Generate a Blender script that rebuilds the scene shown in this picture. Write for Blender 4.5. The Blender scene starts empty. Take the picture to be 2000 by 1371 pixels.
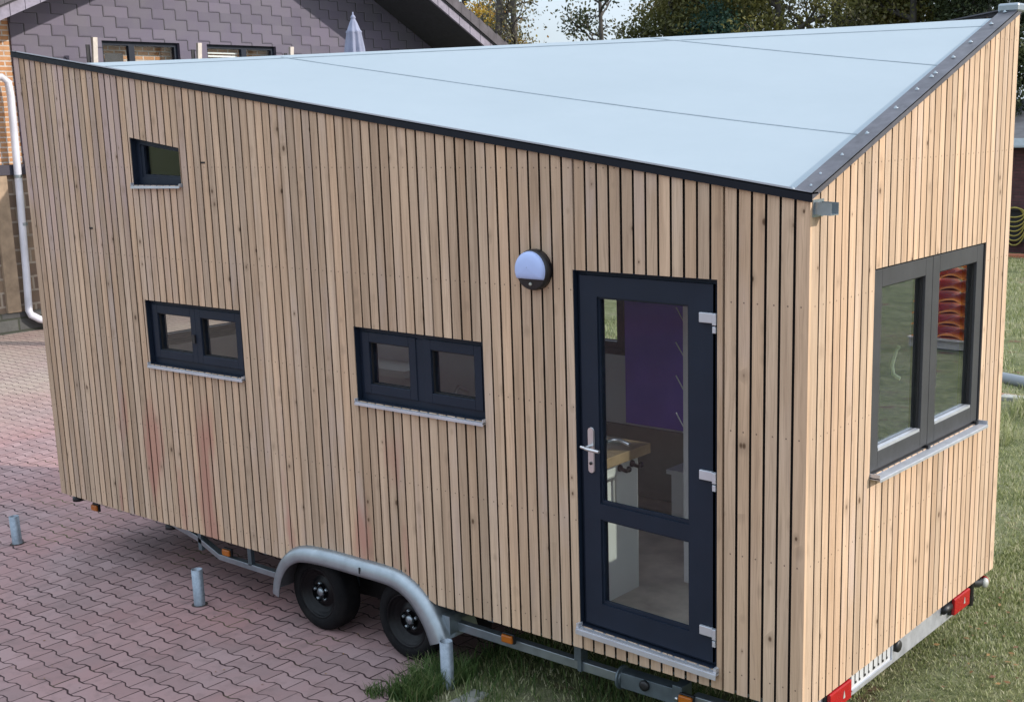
import bpy, math, random
import numpy as np
from mathutils import Vector, Matrix
R = math.radians
random.seed(7); rng = np.random.default_rng(7)
S = bpy.context.scene
COL = S.collection
G = -0.465                      # ground level; z = 0 is the underside of the cladding

# ------------------------------------------------------------------ camera
yaw, pitch, roll = 0.690568, -0.208230, -0.0269006
fw = Vector((-math.sin(yaw)*math.cos(pitch), math.cos(yaw)*math.cos(pitch), math.sin(pitch)))
r0 = Vector((math.cos(yaw), math.sin(yaw), 0)); u0 = r0.cross(fw)
rt = r0*math.cos(roll) + u0*math.sin(roll); up = -r0*math.sin(roll) + u0*math.cos(roll)
cd = bpy.data.cameras.new('camera'); cam = bpy.data.objects.new('camera', cd); COL.objects.link(cam)
cd.sensor_width = 36; cd.lens = 2478.56/2000*36
cd.shift_x = -0.0337; cd.shift_y = 0.0399
cd.clip_start = 0.1; cd.clip_end = 3000
M = Matrix((rt, up, -fw)).transposed().to_4x4(); M.translation = Vector((2.68458, -5.11525, 2.81281))
cam.matrix_world = M
S.camera = cam

# ------------------------------------------------------------------ sky + sun
SUN_EL = 27.0
sdir = Vector((0.90, 0.44, 0)).normalized()        # towards the sun, horizontally
world = bpy.data.worlds.new('World'); S.world = world; world.use_nodes = True
nt = world.node_tree; nt.nodes.clear()
out = nt.nodes.new('ShaderNodeOutputWorld'); bg = nt.nodes.new('ShaderNodeBackground')
sky = nt.nodes.new('ShaderNodeTexSky'); sky.sky_type = 'NISHITA'; sky.sun_disc = False
sky.sun_elevation = R(SUN_EL); sky.sun_rotation = math.atan2(sdir.x, sdir.y)
sky.air_density = 1.0; sky.dust_density = 2.0; sky.ozone_density = 1.5
# thin high cloud veil over the blue sky
tc = nt.nodes.new('ShaderNodeTexCoord'); mp = nt.nodes.new('ShaderNodeMapping'); mp.inputs['Scale'].default_value = (1.2, 1.2, 3.5)
nz = nt.nodes.new('ShaderNodeTexNoise'); nz.inputs['Scale'].default_value = 2.2; nz.inputs['Detail'].default_value = 7
rp = nt.nodes.new('ShaderNodeMapRange'); rp.inputs['From Min'].default_value = .3; rp.inputs['From Max'].default_value = .68
rp.inputs['To Min'].default_value = .50; rp.inputs['To Max'].default_value = .92
mx = nt.nodes.new('ShaderNodeMix'); mx.data_type = 'RGBA'; mx.inputs['B'].default_value = (6.2, 7.1, 8.1, 1)
nt.links.new(tc.outputs['Generated'], mp.inputs['Vector']); nt.links.new(mp.outputs[0], nz.inputs['Vector'])
nt.links.new(nz.outputs['Fac'], rp.inputs['Value']); nt.links.new(rp.outputs[0], mx.inputs['Factor'])
nt.links.new(sky.outputs[0], mx.inputs['A']); sx = nt.nodes.new('ShaderNodeSeparateXYZ'); nt.links.new(tc.outputs['Generated'], sx.inputs[0])
gr = nt.nodes.new('ShaderNodeMapRange'); nt.links.new(sx.outputs[2], gr.inputs['Value'])
for k_, v_ in zip(('From Min', 'From Max', 'To Min', 'To Max'), (.0, .9, .64, 1.52)): gr.inputs[k_].default_value = v_
gm_ = nt.nodes.new('ShaderNodeVectorMath'); gm_.operation = 'SCALE'; nt.links.new(mx.outputs['Result'], gm_.inputs[0]); nt.links.new(gr.outputs[0], gm_.inputs['Scale'])
nt.links.new(gm_.outputs[0], bg.inputs['Color'])
bg.inputs['Strength'].default_value = 0.10
nt.links.new(bg.outputs[0], out.inputs[0])
sl = bpy.data.lights.new('sun', 'SUN'); sl.energy = 2.05; sl.angle = R(0.6); sl.color = (1.0, .92, .84)
sun = bpy.data.objects.new('sun', sl); COL.objects.link(sun)
d = Vector((sdir.x*math.cos(R(SUN_EL)), sdir.y*math.cos(R(SUN_EL)), math.sin(R(SUN_EL))))
sun.rotation_euler = d.to_track_quat('Z', 'Y').to_euler()
S.view_settings.view_transform = 'Standard'; S.view_settings.look = 'None'
S.view_settings.exposure = 1.0; S.view_settings.gamma = 1.0
S.cycles.max_bounces = 10; S.cycles.transparent_max_bounces = 16

# ------------------------------------------------------------------ node material helper
class NM:
    def __init__(s, name):
        s.m = bpy.data.materials.new(name); s.m.use_nodes = True; s.t = s.m.node_tree; s.t.nodes.clear()
        s.out = s.n('ShaderNodeOutputMaterial'); s.b = s.n('ShaderNodeBsdfPrincipled'); s.l(s.b.outputs[0], s.out.inputs[0])
    def n(s, typ, **kw):
        x = s.t.nodes.new(typ)
        for k, v in kw.items():
            if hasattr(x, k): setattr(x, k, v)
            else: x.inputs[k.replace('_', ' ')].default_value = v
        return x
    def l(s, a, b): s.t.links.new(a, b)
    def put(s, inp, v):
        if v is None: return
        if hasattr(v, 'links') or hasattr(v, 'is_linked'): s.l(v, inp)
        else: inp.default_value = v
    def math(s, op, a, b=None, c=None, clamp=False):
        x = s.t.nodes.new('ShaderNodeMath'); x.operation = op; x.use_clamp = clamp
        s.put(x.inputs[0], a); s.put(x.inputs[1], b)
        if c is not None: s.put(x.inputs[2], c)
        return x.outputs[0]
    def noise(s, vec, scale, detail=4, rough=.55):
        x = s.n('ShaderNodeTexNoise', Scale=scale, Detail=detail, Roughness=rough)
        if vec is not None: s.l(vec, x.inputs['Vector'])
        return x.outputs['Fac']
    def mapv(s, vec, sc, loc=(0, 0, 0)):
        x = s.n('ShaderNodeMapping'); x.inputs['Scale'].default_value = sc; x.inputs['Location'].default_value = loc
        s.l(vec, x.inputs['Vector']); return x.outputs[0]
    def ramp(s, fac, stops):
        x = s.n('ShaderNodeValToRGB'); e = x.color_ramp.elements
        while len(e) < len(stops): e.new(.5)
        for i, (p, c) in enumerate(stops):
            e[i].position = p; e[i].color = (*c, 1) if len(c) == 3 else c
        s.l(fac, x.inputs[0]); return x.outputs['Color']
    def mix(s, fac, a, b, mode='MIX'):
        x = s.n('ShaderNodeMix', data_type='RGBA', blend_type=mode)
        s.put(x.inputs['Factor'], fac)
        for k, v in (('A', a), ('B', b)):
            if isinstance(v, (tuple, list)): x.inputs[k].default_value = (*v[:3], 1)
            else: s.l(v, x.inputs[k])
        return x.outputs['Result']
    def rng(s, v, a, b, c, d):
        x = s.n('ShaderNodeMapRange'); s.l(v, x.inputs['Value'])
        for k, q in zip(('From Min', 'From Max', 'To Min', 'To Max'), (a, b, c, d)): x.inputs[k].default_value = q
        return x.outputs[0]
    def bump(s, h, strength=.3, dist=.01):
        x = s.n('ShaderNodeBump'); x.inputs['Strength'].default_value = strength; x.inputs['Distance'].default_value = dist
        s.l(h, x.inputs['Height']); s.l(x.outputs[0], s.b.inputs['Normal'])
    def obj(s): return s.n('ShaderNodeTexCoord').outputs['Object']

def basic(name, col, rough=.6, metal=0., var=.12, scale=6., bump=.0, spec=.5, dirt=None):
    k = NM(name); o = k.obj(); f = k.noise(o, scale, 5)
    a = tuple(c*(1-var) for c in col); b = tuple(min(1, c*(1+var)) for c in col)
    c = k.mix(k.rng(f, .3, .7, 0, 1), a, b)
    if dirt:
        g = k.noise(o, scale*.35, 6, .65); c = k.mix(k.rng(g, .5, .75, 0, .7), c, dirt)
    k.put(k.b.inputs['Base Color'], c); k.b.inputs['Roughness'].default_value = rough
    k.l(k.rng(k.noise(o, scale*3, 4), .2, .8, max(.02, rough-.08), min(1, rough+.1)), k.b.inputs['Roughness'])
    k.b.inputs['Metallic'].default_value = metal; k.b.inputs['Specular IOR Level'].default_value = spec
    if bump: k.bump(k.noise(o, scale*6, 5), bump, .004)
    return k.m

def wood_boards(name, base, dark, tint):
    """vertical larch boards: UV = metres across / along, colour attribute 'rnd' = one random triple a board"""
    k = NM(name)
    uv = k.n('ShaderNodeUVMap', uv_map='UV').outputs[0]
    at = k.n('ShaderNodeAttribute', attribute_name='rnd'); sp = k.n('ShaderNodeSeparateColor'); k.l(at.outputs['Color'], sp.inputs[0])
    r1, r2, r3 = sp.outputs
    warp = k.noise(k.mapv(uv, (9, 1.1, 1)), 1.0, 3)
    wv = k.n('ShaderNodeVectorMath', operation='ADD'); cx = k.n('ShaderNodeCombineXYZ'); k.l(k.math('MULTIPLY', warp, .07), cx.inputs[0])
    k.l(uv, wv.inputs[0]); k.l(cx.outputs[0], wv.inputs[1]); uvw = wv.outputs[0]
    grain = k.noise(k.mapv(uvw, (150, 3.0, 1)), 1.0, 6, .6)
    broad = k.noise(k.mapv(uvw, (26, 1.0, 1)), 1.0, 4)
    ctr = k.rng(r1, 0, 1, .80, 1.12)
    col = k.mix(k.rng(broad, .32, .68, 0, 1), base, dark)
    col = k.mix(k.math('MULTIPLY', k.rng(grain, .50, .68, 0, 1), .55), col, tuple(c*.62 for c in dark))
    hue = k.mix(r2, (1.04, .99, .95), (.98, 1.0, 1.03))
    col = k.mix(1.0, col, hue, 'MULTIPLY')
    g = k.n('ShaderNodeCombineColor'); [k.l(ctr, g.inputs[i]) for i in range(3)]
    col = k.mix(1.0, col, g.outputs[0], 'MULTIPLY')
    # weather: silver-grey and pinkish streaks, stronger on some boards
    blot = k.noise(k.mapv(uv, (3.0, .9, 1), (3, 7, 0)), 1.0, 4, .6)
    col = k.mix(k.math('MULTIPLY', k.rng(blot, .5, .66, 0, 1), k.math('MULTIPLY', r3, .38)), col, tint)
    ox = k.n('ShaderNodeSeparateXYZ'); k.l(k.n('ShaderNodeNewGeometry').outputs['Position'], ox.inputs[0])
    st = k.noise(k.mapv(k.n('ShaderNodeNewGeometry').outputs['Position'], (3.2, .4, .55), (2.2, 0, 4.1)), 1.0, 3, .5)
    lowm = k.math('MULTIPLY', k.rng(ox.outputs[2], .75, 1.05, 1, 0), k.math('MULTIPLY', k.rng(ox.outputs[0], -2.3, -2.5, 0, 1), k.rng(ox.outputs[0], -6.1, -5.7, 0, 1)))
    col = k.mix(k.math('MULTIPLY', k.math('MULTIPLY', k.rng(st, .54, .6, 0, .75), lowm), k.math('LESS_THAN', ox.outputs[1], .05)), col, (.42, .20, .15))
    him = k.math('MULTIPLY', k.rng(ox.outputs[2], 1.7, 2.4, 0, 1), k.rng(ox.outputs[0], -4.2, -5.6, 0, 1))
    pk = k.noise(k.mapv(uv, (2.3, .8, 1), (9, 1, 0)), 1.0, 4, .6)
    col = k.mix(k.math('MULTIPLY', k.rng(pk, .44, .6, 0, .55), him), col, (.47, .36, .37))
    # knots: one possible knot per cell
    vo = k.n('ShaderNodeTexVoronoi', Scale=1.0, Randomness=1.0); k.l(k.mapv(uv, (13, 8.5, 1)), vo.inputs['Vector'])
    ks = k.n('ShaderNodeSeparateColor'); k.l(vo.outputs['Color'], ks.inputs[0])
    has = k.math('GREATER_THAN', ks.outputs[0], .71)
    size = k.rng(ks.outputs[1], 0, 1, .045, .17)
    kd = k.math('DIVIDE', vo.outputs['Distance'], size)
    core = k.math('MULTIPLY', k.rng(kd, .6, 1.1, 1, 0), has, clamp=True)
    halo = k.math('MULTIPLY', k.rng(kd, .8, 3.2, .55, 0), has, clamp=True)
    col = k.mix(halo, col, tuple(c*.62 for c in dark)); col = k.mix(k.math('MULTIPLY', core, .85), col, (.075, .038, .018))
    # screw heads every 0.6 m, alternating side
    su = k.n('ShaderNodeSeparateXYZ'); k.l(uv, su.inputs[0])
    fv = k.math('SUBTRACT', k.math('FRACT', k.math('DIVIDE', k.math('ADD', su.outputs[1], .12), .62)), .5)
    fu = k.math('SUBTRACT', k.math('FRACT', k.math('DIVIDE', su.outputs[0], .5)), k.math('ADD', .05, k.math('MULTIPLY', r2, .028)))
    dd = k.math('SQRT', k.math('ADD', k.math('POWER', k.math('MULTIPLY', fv, .62), 2), k.math('POWER', k.math('MULTIPLY', fu, .5), 2)))
    col = k.mix(k.math('MULTIPLY', k.math('LESS_THAN', dd, .0042), .75), col, (.06, .045, .035))
    k.l(col, k.b.inputs['Base Color']); k.b.inputs['Roughness'].default_value = .78; k.b.inputs['Specular IOR Level'].default_value = .25
    k.bump(grain, .25, .003)
    return k.m

def glass(name, tint, refl=1.0):
    k = NM(name); k.t.nodes.remove(k.b)
    tr = k.n('ShaderNodeBsdfTransparent'); tr.inputs[0].default_value = (*tint, 1)
    gl = k.n('ShaderNodeBsdfGlossy'); gl.inputs['Roughness'].default_value = .01; gl.inputs[0].default_value = (.95, .97, 1, 1)
    lw = k.n('ShaderNodeLayerWeight'); lw.inputs[0].default_value = .5
    f = k.math('ADD', k.math('MULTIPLY', k.math('POWER', lw.outputs['Facing'], 4.), .85), .055*refl, clamp=True)
    nb = k.n('ShaderNodeBump'); nb.inputs['Strength'].default_value = .05; nb.inputs['Distance'].default_value = .02
    k.l(k.noise(k.obj(), 2.2, 1), nb.inputs['Height']); k.l(nb.outputs[0], gl.inputs['Normal'])
    ms = k.n('ShaderNodeMixShader'); k.l(f, ms.inputs[0]); k.l(tr.outputs[0], ms.inputs[1]); k.l(gl.outputs[0], ms.inputs[2]); k.l(ms.outputs[0], k.out.inputs[0])
    return k.m

def paving_mat():
    k = NM('red interlocking pavers'); o = k.obj(); s = k.n('ShaderNodeSeparateXYZ'); k.l(o, s.inputs[0])
    wob = k.math('MULTIPLY', k.math('SUBTRACT', k.noise(o, 1.3, 2), .5), .02)
    L, H, A = .2, .1365, .0125
    u = k.math('DIVIDE', k.math('ADD', k.math('ADD', s.outputs[0], 5.284), wob), L)
    v = k.math('DIVIDE', k.math('ADD', k.math('ADD', s.outputs[1], 1.212), wob), H)
    # trapezoid side of each stone
    tri = k.math('SUBTRACT', k.math('ABSOLUTE', k.math('SUBTRACT', k.math('FRACT', k.math('ADD', u, .0)), .5)), .25)
    trap = k.math('MAXIMUM', k.math('MINIMUM', k.math('MULTIPLY', tri, 9.), 1.), -1.)
    cs = k.math('COSINE', k.math('MULTIPLY', v, math.pi))
    v2 = k.math('ADD', v, k.math('MULTIPLY', k.math('MULTIPLY', trap, cs), A/H))
    row = k.math('FLOOR', v2)
    u2 = k.math('ADD', u, k.math('MULTIPLY', k.math('MODULO', k.math('ABSOLUTE', row), 2), .5))
    du = k.math('MULTIPLY', k.math('SUBTRACT', .5, k.math('ABSOLUTE', k.math('SUBTRACT', k.math('FRACT', u2), .5))), L)
    dv = k.math('MULTIPLY', k.math('SUBTRACT', .5, k.math('ABSOLUTE', k.math('SUBTRACT', k.math('FRACT', v2), .5))), H)
    dist = k.math('MINIMUM', k.math('MULTIPLY', du, 1.35), dv)
    wid = k.rng(k.noise(o, 3.3, 5), .3, .7, .0016, .0078)
    joint = k.math('SUBTRACT', 1.0, k.math('DIVIDE', k.math('SUBTRACT', dist, wid), .0022), clamp=True)
    cell = k.n('ShaderNodeCombineXYZ'); k.l(k.math('FLOOR', u2), cell.inputs[0]); k.l(row, cell.inputs[1])
    wn = k.n('ShaderNodeTexWhiteNoise'); k.l(cell.outputs[0], wn.inputs['Vector'])
    col = k.mix(wn.outputs['Value'], (.25, .17, .168), (.35, .245, .243))
    big = k.noise(o, .55, 5, .6)
    col = k.mix(k.rng(big, .42, .62, 0, .65), col, (.36, .185, .175))
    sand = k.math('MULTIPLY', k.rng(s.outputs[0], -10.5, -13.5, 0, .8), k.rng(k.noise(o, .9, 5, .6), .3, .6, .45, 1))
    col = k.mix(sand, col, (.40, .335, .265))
    fine = k.noise(o, 60, 5, .7); col = k.mix(k.rng(fine, .35, .75, 0, .35), col, (.27, .19, .18))
    blot = k.noise(o, 9, 4, .6); col = k.mix(k.rng(blot, .5, .72, 0, .5), col, (.17, .12, .115))
    sp = k.math('GREATER_THAN', k.noise(o, 21, 1), .79); col = k.mix(k.math('MULTIPLY', sp, .75), col, (.06, .045, .04))
    moss = k.rng(k.noise(o, 1.1, 4, .6), .56, .7, 0, 1)
    jc = k.mix(moss, (.038, .020, .022), (.085, .08, .03))
    col = k.mix(joint, col, jc)
    k.l(col, k.b.inputs['Base Color']); k.b.inputs['Roughness'].default_value = .85; k.b.inputs['Specular IOR Level'].default_value = .25
    hgt = k.math('MINIMUM', k.math('DIVIDE', dist, .010), 1.0); hgt = k.math('ADD', hgt, k.math('MULTIPLY', fine, .15))
    k.bump(hgt, .55, .006)
    return k.m

def shingle_mat():
    """fibre cement sheets with stepped lower edges, drawn in the plane y/z of the gable"""
    k = NM('grey stepped shingles'); o = k.obj(); s = k.n('ShaderNodeSeparateXYZ'); k.l(o, s.inputs[0])
    W, H = .50, .36
    y, z = s.outputs[1], s.outputs[2]
    # stair diagonals: rows shift half a sheet every course
    row = k.math('FLOOR', k.math('DIVIDE', z, H/2)); fz = k.math('FRACT', k.math('DIVIDE', z, H/2))
    uu = k.math('DIVIDE', k.math('ADD', y, k.math('MULTIPLY', row, .24)), W); fu = k.math('FRACT', uu)
    vert = k.math('MULTIPLY', k.math('SUBTRACT', .5, k.math('ABSOLUTE', k.math('SUBTRACT', fu, .5))), W)
    hor = k.math('MULTIPLY', fz, H/2)
    hm = k.math('LESS_THAN', fu, .49)
    h2 = k.math('ADD', hor, k.math('MULTIPLY', k.math('SUBTRACT', 1, hm), 1.0))
    dist = k.math('MINIMUM', vert, h2)
    line = k.math('LESS_THAN', dist, .010)
    lt = k.math('LESS_THAN', dist, .022)
    cell = k.n('ShaderNodeCombineXYZ'); k.l(k.math('FLOOR', uu), cell.inputs[0]); k.l(row, cell.inputs[1])
    wn = k.n('ShaderNodeTexWhiteNoise'); k.l(cell.outputs[0], wn.inputs['Vector'])
    col = k.mix(wn.outputs['Value'], (.088, .076, .116), (.126, .108, .156))
    n = k.noise(o, 2.0, 5, .6); col = k.mix(k.rng(n, .4, .7, 0, .45), col, (.125, .12, .135))
    col = k.mix(k.math('MULTIPLY', lt, .3), col, (.16, .15, .18)); col = k.mix(line, col, (.022, .02, .028))
    k.l(col, k.b.inputs['Base Color']); k.b.inputs['Roughness'].default_value = .65
    hh = k.math('MINIMUM', k.math('DIVIDE', dist, .03), 1.0); k.bump(hh, .5, .02)
    return k.m

def brick_mat(name, c1, c2, mortar, bw, bh, ms=.012, rnd=.5, axis='YZ', dirt=None):
    k = NM(name); o = k.obj(); s = k.n('ShaderNodeSeparateXYZ'); k.l(o, s.inputs[0]); c = k.n('ShaderNodeCombineXYZ')
    k.l(s.outputs['XYZ'.index(axis[0])], c.inputs[0]); k.l(s.outputs['XYZ'.index(axis[1])], c.inputs[1])
    b = k.n('ShaderNodeTexBrick'); k.l(c.outputs[0], b.inputs['Vector'])
    b.inputs['Color1'].default_value = (*c1, 1); b.inputs['Color2'].default_value = (*c2, 1); b.inputs['Mortar'].default_value = (*mortar, 1)
    b.inputs['Scale'].default_value = 1; b.inputs['Brick Width'].default_value = bw; b.inputs['Row Height'].default_value = bh
    b.inputs['Mortar Size'].default_value = ms; b.inputs['Mortar Smooth'].default_value = .3; b.offset = rnd
    n = k.noise(o, 5, 6, .7); col = k.mix(k.rng(n, .35, .75, 0, .55), b.outputs['Color'], dirt or tuple(x*.5 for x in c1))
    k.l(col, k.b.inputs['Base Color']); k.b.inputs['Roughness'].default_value = .9
    h = k.math('SUBTRACT', k.math('MULTIPLY', k.noise(o, 30, 4), .4), b.outputs['Fac']); k.bump(h, .6, .012)
    return k.m

def soil_mat():
    k = NM('mossy lawn soil'); o = k.obj()
    a = k.noise(o, 1.7, 8, .65); b = k.noise(o, 14, 6, .7); c = k.noise(o, 70, 4, .7)
    col = k.ramp(a, [(.3, (.10, .11, .055)), (.45, (.20, .205, .10)), (.56, (.28, .28, .16)), (.7, (.23, .17, .13))])
    col = k.mix(k.rng(b, .35, .65, 0, .75), col, (.06, .085, .03)); col = k.mix(k.rng(c, .45, .7, 0, .6), col, (.19, .2, .12))
    patch = k.rng(k.noise(o, 2.6, 5, .6), .62, .7, 0, .8); col = k.mix(patch, col, (.16, .075, .06))
    k.l(col, k.b.inputs['Base Color']); k.b.inputs['Roughness'].default_value = 1; k.b.inputs['Specular IOR Level'].default_value = .1
    k.bump(k.math('ADD', b, c), .8, .03); return k.m

def leaf_mat(name, cols, trans=.35):
    k = NM(name); oi = k.n('ShaderNodeAttribute', attribute_name='rnd'); s = k.n('ShaderNodeSeparateColor'); k.l(oi.outputs['Color'], s.inputs[0])
    n = len(cols); col = k.ramp(s.outputs[0], [(i/(max(1, n-1)), c) for i, c in enumerate(cols)])
    k.l(col, k.b.inputs['Base Color']); k.b.inputs['Roughness'].default_value = .6; k.b.inputs['Specular IOR Level'].default_value = .3
    tl = k.n('ShaderNodeBsdfTranslucent'); k.l(col, tl.inputs[0]); ms = k.n('ShaderNodeMixShader'); ms.inputs[0].default_value = trans
    k.l(k.b.outputs[0], ms.inputs[1]); k.l(tl.outputs[0], ms.inputs[2]); k.l(ms.outputs[0], k.out.inputs[0]); return k.m

def bark_mat(name, a, b):
    k = NM(name); o = k.obj(); n = k.noise(k.mapv(o, (14, 14, 2.5)), 1, 6, .7)
    k.l(k.mix(k.rng(n, .35, .65, 0, 1), a, b), k.b.inputs['Base Color']); k.b.inputs['Roughness'].default_value = .95; k.bump(n, .8, .03); return k.m

# ------------------------------------------------------------------ mesh helper
class MB:
    def __init__(s): s.v = []; s.f = []; s.sm = []
    def add(s, vs, fs, smooth=False):
        o = len(s.v); s.v += [tuple(p) for p in vs]; s.f += [tuple(o+i for i in f) for f in fs]; s.sm += [smooth]*len(fs); return s
    def box(s, a, b, M=None, bev=0):
        x0, y0, z0 = a; x1, y1, z1 = b
        if x0 > x1: x0, x1 = x1, x0
        if y0 > y1: y0, y1 = y1, y0
        if z0 > z1: z0, z1 = z1, z0
        vs = [(x0, y0, z0), (x1, y0, z0), (x1, y1, z0), (x0, y1, z0), (x0, y0, z1), (x1, y0, z1), (x1, y1, z1), (x0, y1, z1)]
        if M: vs = [M(*p) for p in vs]
        return s.add(vs, [(0, 3, 2, 1), (4, 5, 6, 7), (0, 1, 5, 4), (1, 2, 6, 5), (2, 3, 7, 6), (3, 0, 4, 7)])
    def tube(s, pts, r, n=10, cap=True, smooth=True):
        pts = [Vector(p) for p in pts]; rs = r if isinstance(r, (list, tuple)) else [r]*len(pts)
        vs = []; prev = None
        for i, p in enumerate(pts):
            t = (pts[min(i+1, len(pts)-1)]-pts[max(i-1, 0)]).normalized()
            if prev is None: a = t.orthogonal().normalized()
            else: a = (prev-t*prev.dot(t)).normalized()
            prev = a; b = t.cross(a)
            vs += [p+(a*math.cos(2*math.pi*j/n)+b*math.sin(2*math.pi*j/n))*rs[i] for j in range(n)]
        fs = [(i*n+j, i*n+(j+1) % n, (i+1)*n+(j+1) % n, (i+1)*n+j) for i in range(len(pts)-1) for j in range(n)]
        s.add(vs, fs, smooth)
        if cap:
            s.add(vs[:n], [tuple(range(n))[::-1]]); s.add(vs[-n:], [tuple(range(n))])
        return s
    def lathe(s, prof, center, axis, n=32, smooth=True):
        ax = Vector(axis).normalized(); a = ax.orthogonal().normalized(); b = ax.cross(a); c = Vector(center); vs = []
        for h, r in prof:
            vs += [c+ax*h+(a*math.cos(2*math.pi*j/n)+b*math.sin(2*math.pi*j/n))*r for j in range(n)]
        fs = [(i*n+j, i*n+(j+1) % n, (i+1)*n+(j+1) % n, (i+1)*n+j) for i in range(len(prof)-1) for j in range(n)]
        return s.add(vs, fs, smooth)
    def prism(s, poly, off):
        o = Vector(off); n = len(poly); vs = [Vector(p) for p in poly]+[Vector(p)+o for p in poly]
        return s.add(vs, [tuple(range(n))[::-1], tuple(range(n, 2*n))]+[(i, (i+1) % n, n+(i+1) % n, n+i) for i in range(n)])
    def build(s, name, mat, parent=None, bev=0, rnd=None, uv=None):
        me = bpy.data.meshes.new(name); me.from_pydata(s.v, [], s.f)
        me.polygons.foreach_set('use_smooth', s.sm)
        if mat: me.materials.append(mat)
        if rnd is not None:
            at = me.color_attributes.new('rnd', 'FLOAT_COLOR', 'CORNER'); arr = []
            for p, c in zip(me.polygons, rnd): arr += [c[0], c[1], c[2], 1]*p.loop_total
            at.data.foreach_set('color', arr)
        if uv is not None:
            ul = me.uv_layers.new(name='UV'); arr = []
            for l in me.loops: arr += uv[l.vertex_index]
            ul.data.foreach_set('uv', arr)
        me.validate(); me.update()
        o = bpy.data.objects.new(name, me); COL.objects.link(o)
        if parent: o.parent = parent
        if bev:
            b = o.modifiers.new('bevel', 'BEVEL'); b.width = bev; b.segments = 2; b.limit_method = 'ANGLE'; b.angle_limit = R(40)
        return o

def tag(o, label=None, cat=None, group=None, kind=None):
    for k, v in (('label', label), ('category', cat), ('group', group), ('kind', kind)):
        if v: o[k] = v
    return o
def thing(name, loc, label, cat, group=None):
    o = bpy.data.objects.new(name, None); COL.objects.link(o); o.location = loc; o.empty_display_size = .2
    bpy.context.view_layer.update(); return tag(o, label, cat, group)
def copy_tree(o, parent=None):
    c = o.copy(); COL.objects.link(c); c.parent = parent
    for ch in list(o.children): copy_tree(ch, c)
    return c

# ------------------------------------------------------------------ materials
m_front = wood_boards('larch boards', (.585, .425, .292), (.43, .302, .203), (.50, .42, .40))
m_end = m_front
m_back = basic('dark ventilation membrane', (.012, .010, .010), .9, var=.3)
m_trim = basic('anthracite sheet metal', (.075, .072, .086), .5, .2, .28, 9, dirt=(.13, .125, .135))
m_trimf = basic('dark painted fascia', (.006, .008, .014), .5, 0, .1, 8, spec=.2)
m_pvc = basic('anthracite window profile', (.0095, .0155, .029), .5, 0, .1, 5, .02, spec=.25)
m_pvc_sunlit = basic('sunlit window profile', (.045, .046, .05), .5, 0, .1, 5, .02, spec=.3)  # lighter copy of the anthracite profile, sunlight on the end wall put into its colour
m_gask = basic('black rubber gasket', (.008, .008, .009), .6)
m_steel = basic('satin stainless steel', (.62, .62, .63), .32, .9, .05, 20)
m_galv = basic('galvanised steel', (.31, .35, .38), .34, .8, .14, 9, .06)
m_galv_d = basic('weathered galvanised steel', (.12, .15, .17), .5, .6, .3, 7, .1)
m_alu = basic('mill finish aluminium sill', (.55, .57, .62), .4, .6, .08, 6)
m_black = basic('black plastic', (.012, .012, .014), .45)
m_rubber = basic('tyre rubber', (.004, .004, .005), .8, 0, .25, 12, .15, spec=.2, dirt=(.018, .016, .015))
m_rim = basic('black steel rim', (.003, .003, .004), .4, 0, .2, 10, spec=.22)
m_white = basic('white melamine panel', (.72, .72, .70), .4, 0, .03, 3)
m_inwall = basic('white interior panelling', (.66, .65, .67), .7, 0, .05, 2)
m_violet = basic('violet painted wall panel', (.20, .12, .62), .6, 0, .12, 2)
m_dado = basic('grey brown wall panel', (.22, .205, .18), .6, 0, .15, 3)
m_worktop = basic('oak worktop', (.34, .24, .14), .45, 0, .25, 7)
m_floor = basic('grey oak laminate floor', (.50, .44, .38), .5, 0, .3, 4)
m_hook = basic('black hook', (.03, .028, .027), .35, .5)
m_amber = basic('amber lens', (.36, .10, .008), .3)
m_red = basic('red lens', (.33, .006, .010), .25)
m_wlens = basic('clear reflector lens', (.42, .42, .38), .25)
m_lamp = basic('opal lamp glass', (.40, .50, .80), .3, 0, .03, 3)
m_bump = basic('bright galvanised beam', (.52, .53, .58), .4, .6, .2, 14, .1)
m_plate = basic('white plate', (.5, .5, .5), .4)
m_glass = glass('window glass', (.97, .985, .985), .32)
m_glass2 = glass('end window glass', (.80, .85, .82), 3.8)
def roof_mat():
    k = NM('pale roof membrane'); o = k.obj()
    n = k.noise(k.mapv(o, (.8, 1.6, 1)), .8, 6, .65); c = k.mix(k.rng(n, .35, .65, 0, 1), (.285, .335, .37), (.305, .355, .39))
    f = k.noise(o, 7, 5, .6); c = k.mix(k.rng(f, .55, .8, 0, .25), c, (.265, .315, .35))
    k.l(c, k.b.inputs['Base Color']); k.b.inputs['Roughness'].default_value = .55; k.bump(k.noise(o, 1.6, 3), .15, .02); return k.m
m_roof = roof_mat()
m_seam = basic('roof seam', (.262, .308, .343), .6)

# ------------------------------------------------------------------ TINY HOUSE
L, W, ZA, ZB, ZC = 6.655, 2.505, 2.465, 3.43, 3.385
house = thing('tiny_house', (-3.3, 1.25, G), 'timber clad tiny house on a tandem axle trailer with slanting pale roof', 'tiny house')
HP = house
def P(mb, name, mat, parent=None, **kw):            # part: placed in world coordinates
    o = mb.build(name, mat, None, **kw); o.parent = parent or HP
    o.matrix_parent_inverse = (parent or HP).matrix_world.inverted(); return o
# because sub-parts hang on parts that sit at the origin, refresh once in a while
def sub(mb, name, mat, part, **kw):
    bpy.context.view_layer.update(); o = mb.build(name, mat, None, **kw); o.parent = part
    o.matrix_parent_inverse = part.matrix_world.inverted(); return o

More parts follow.
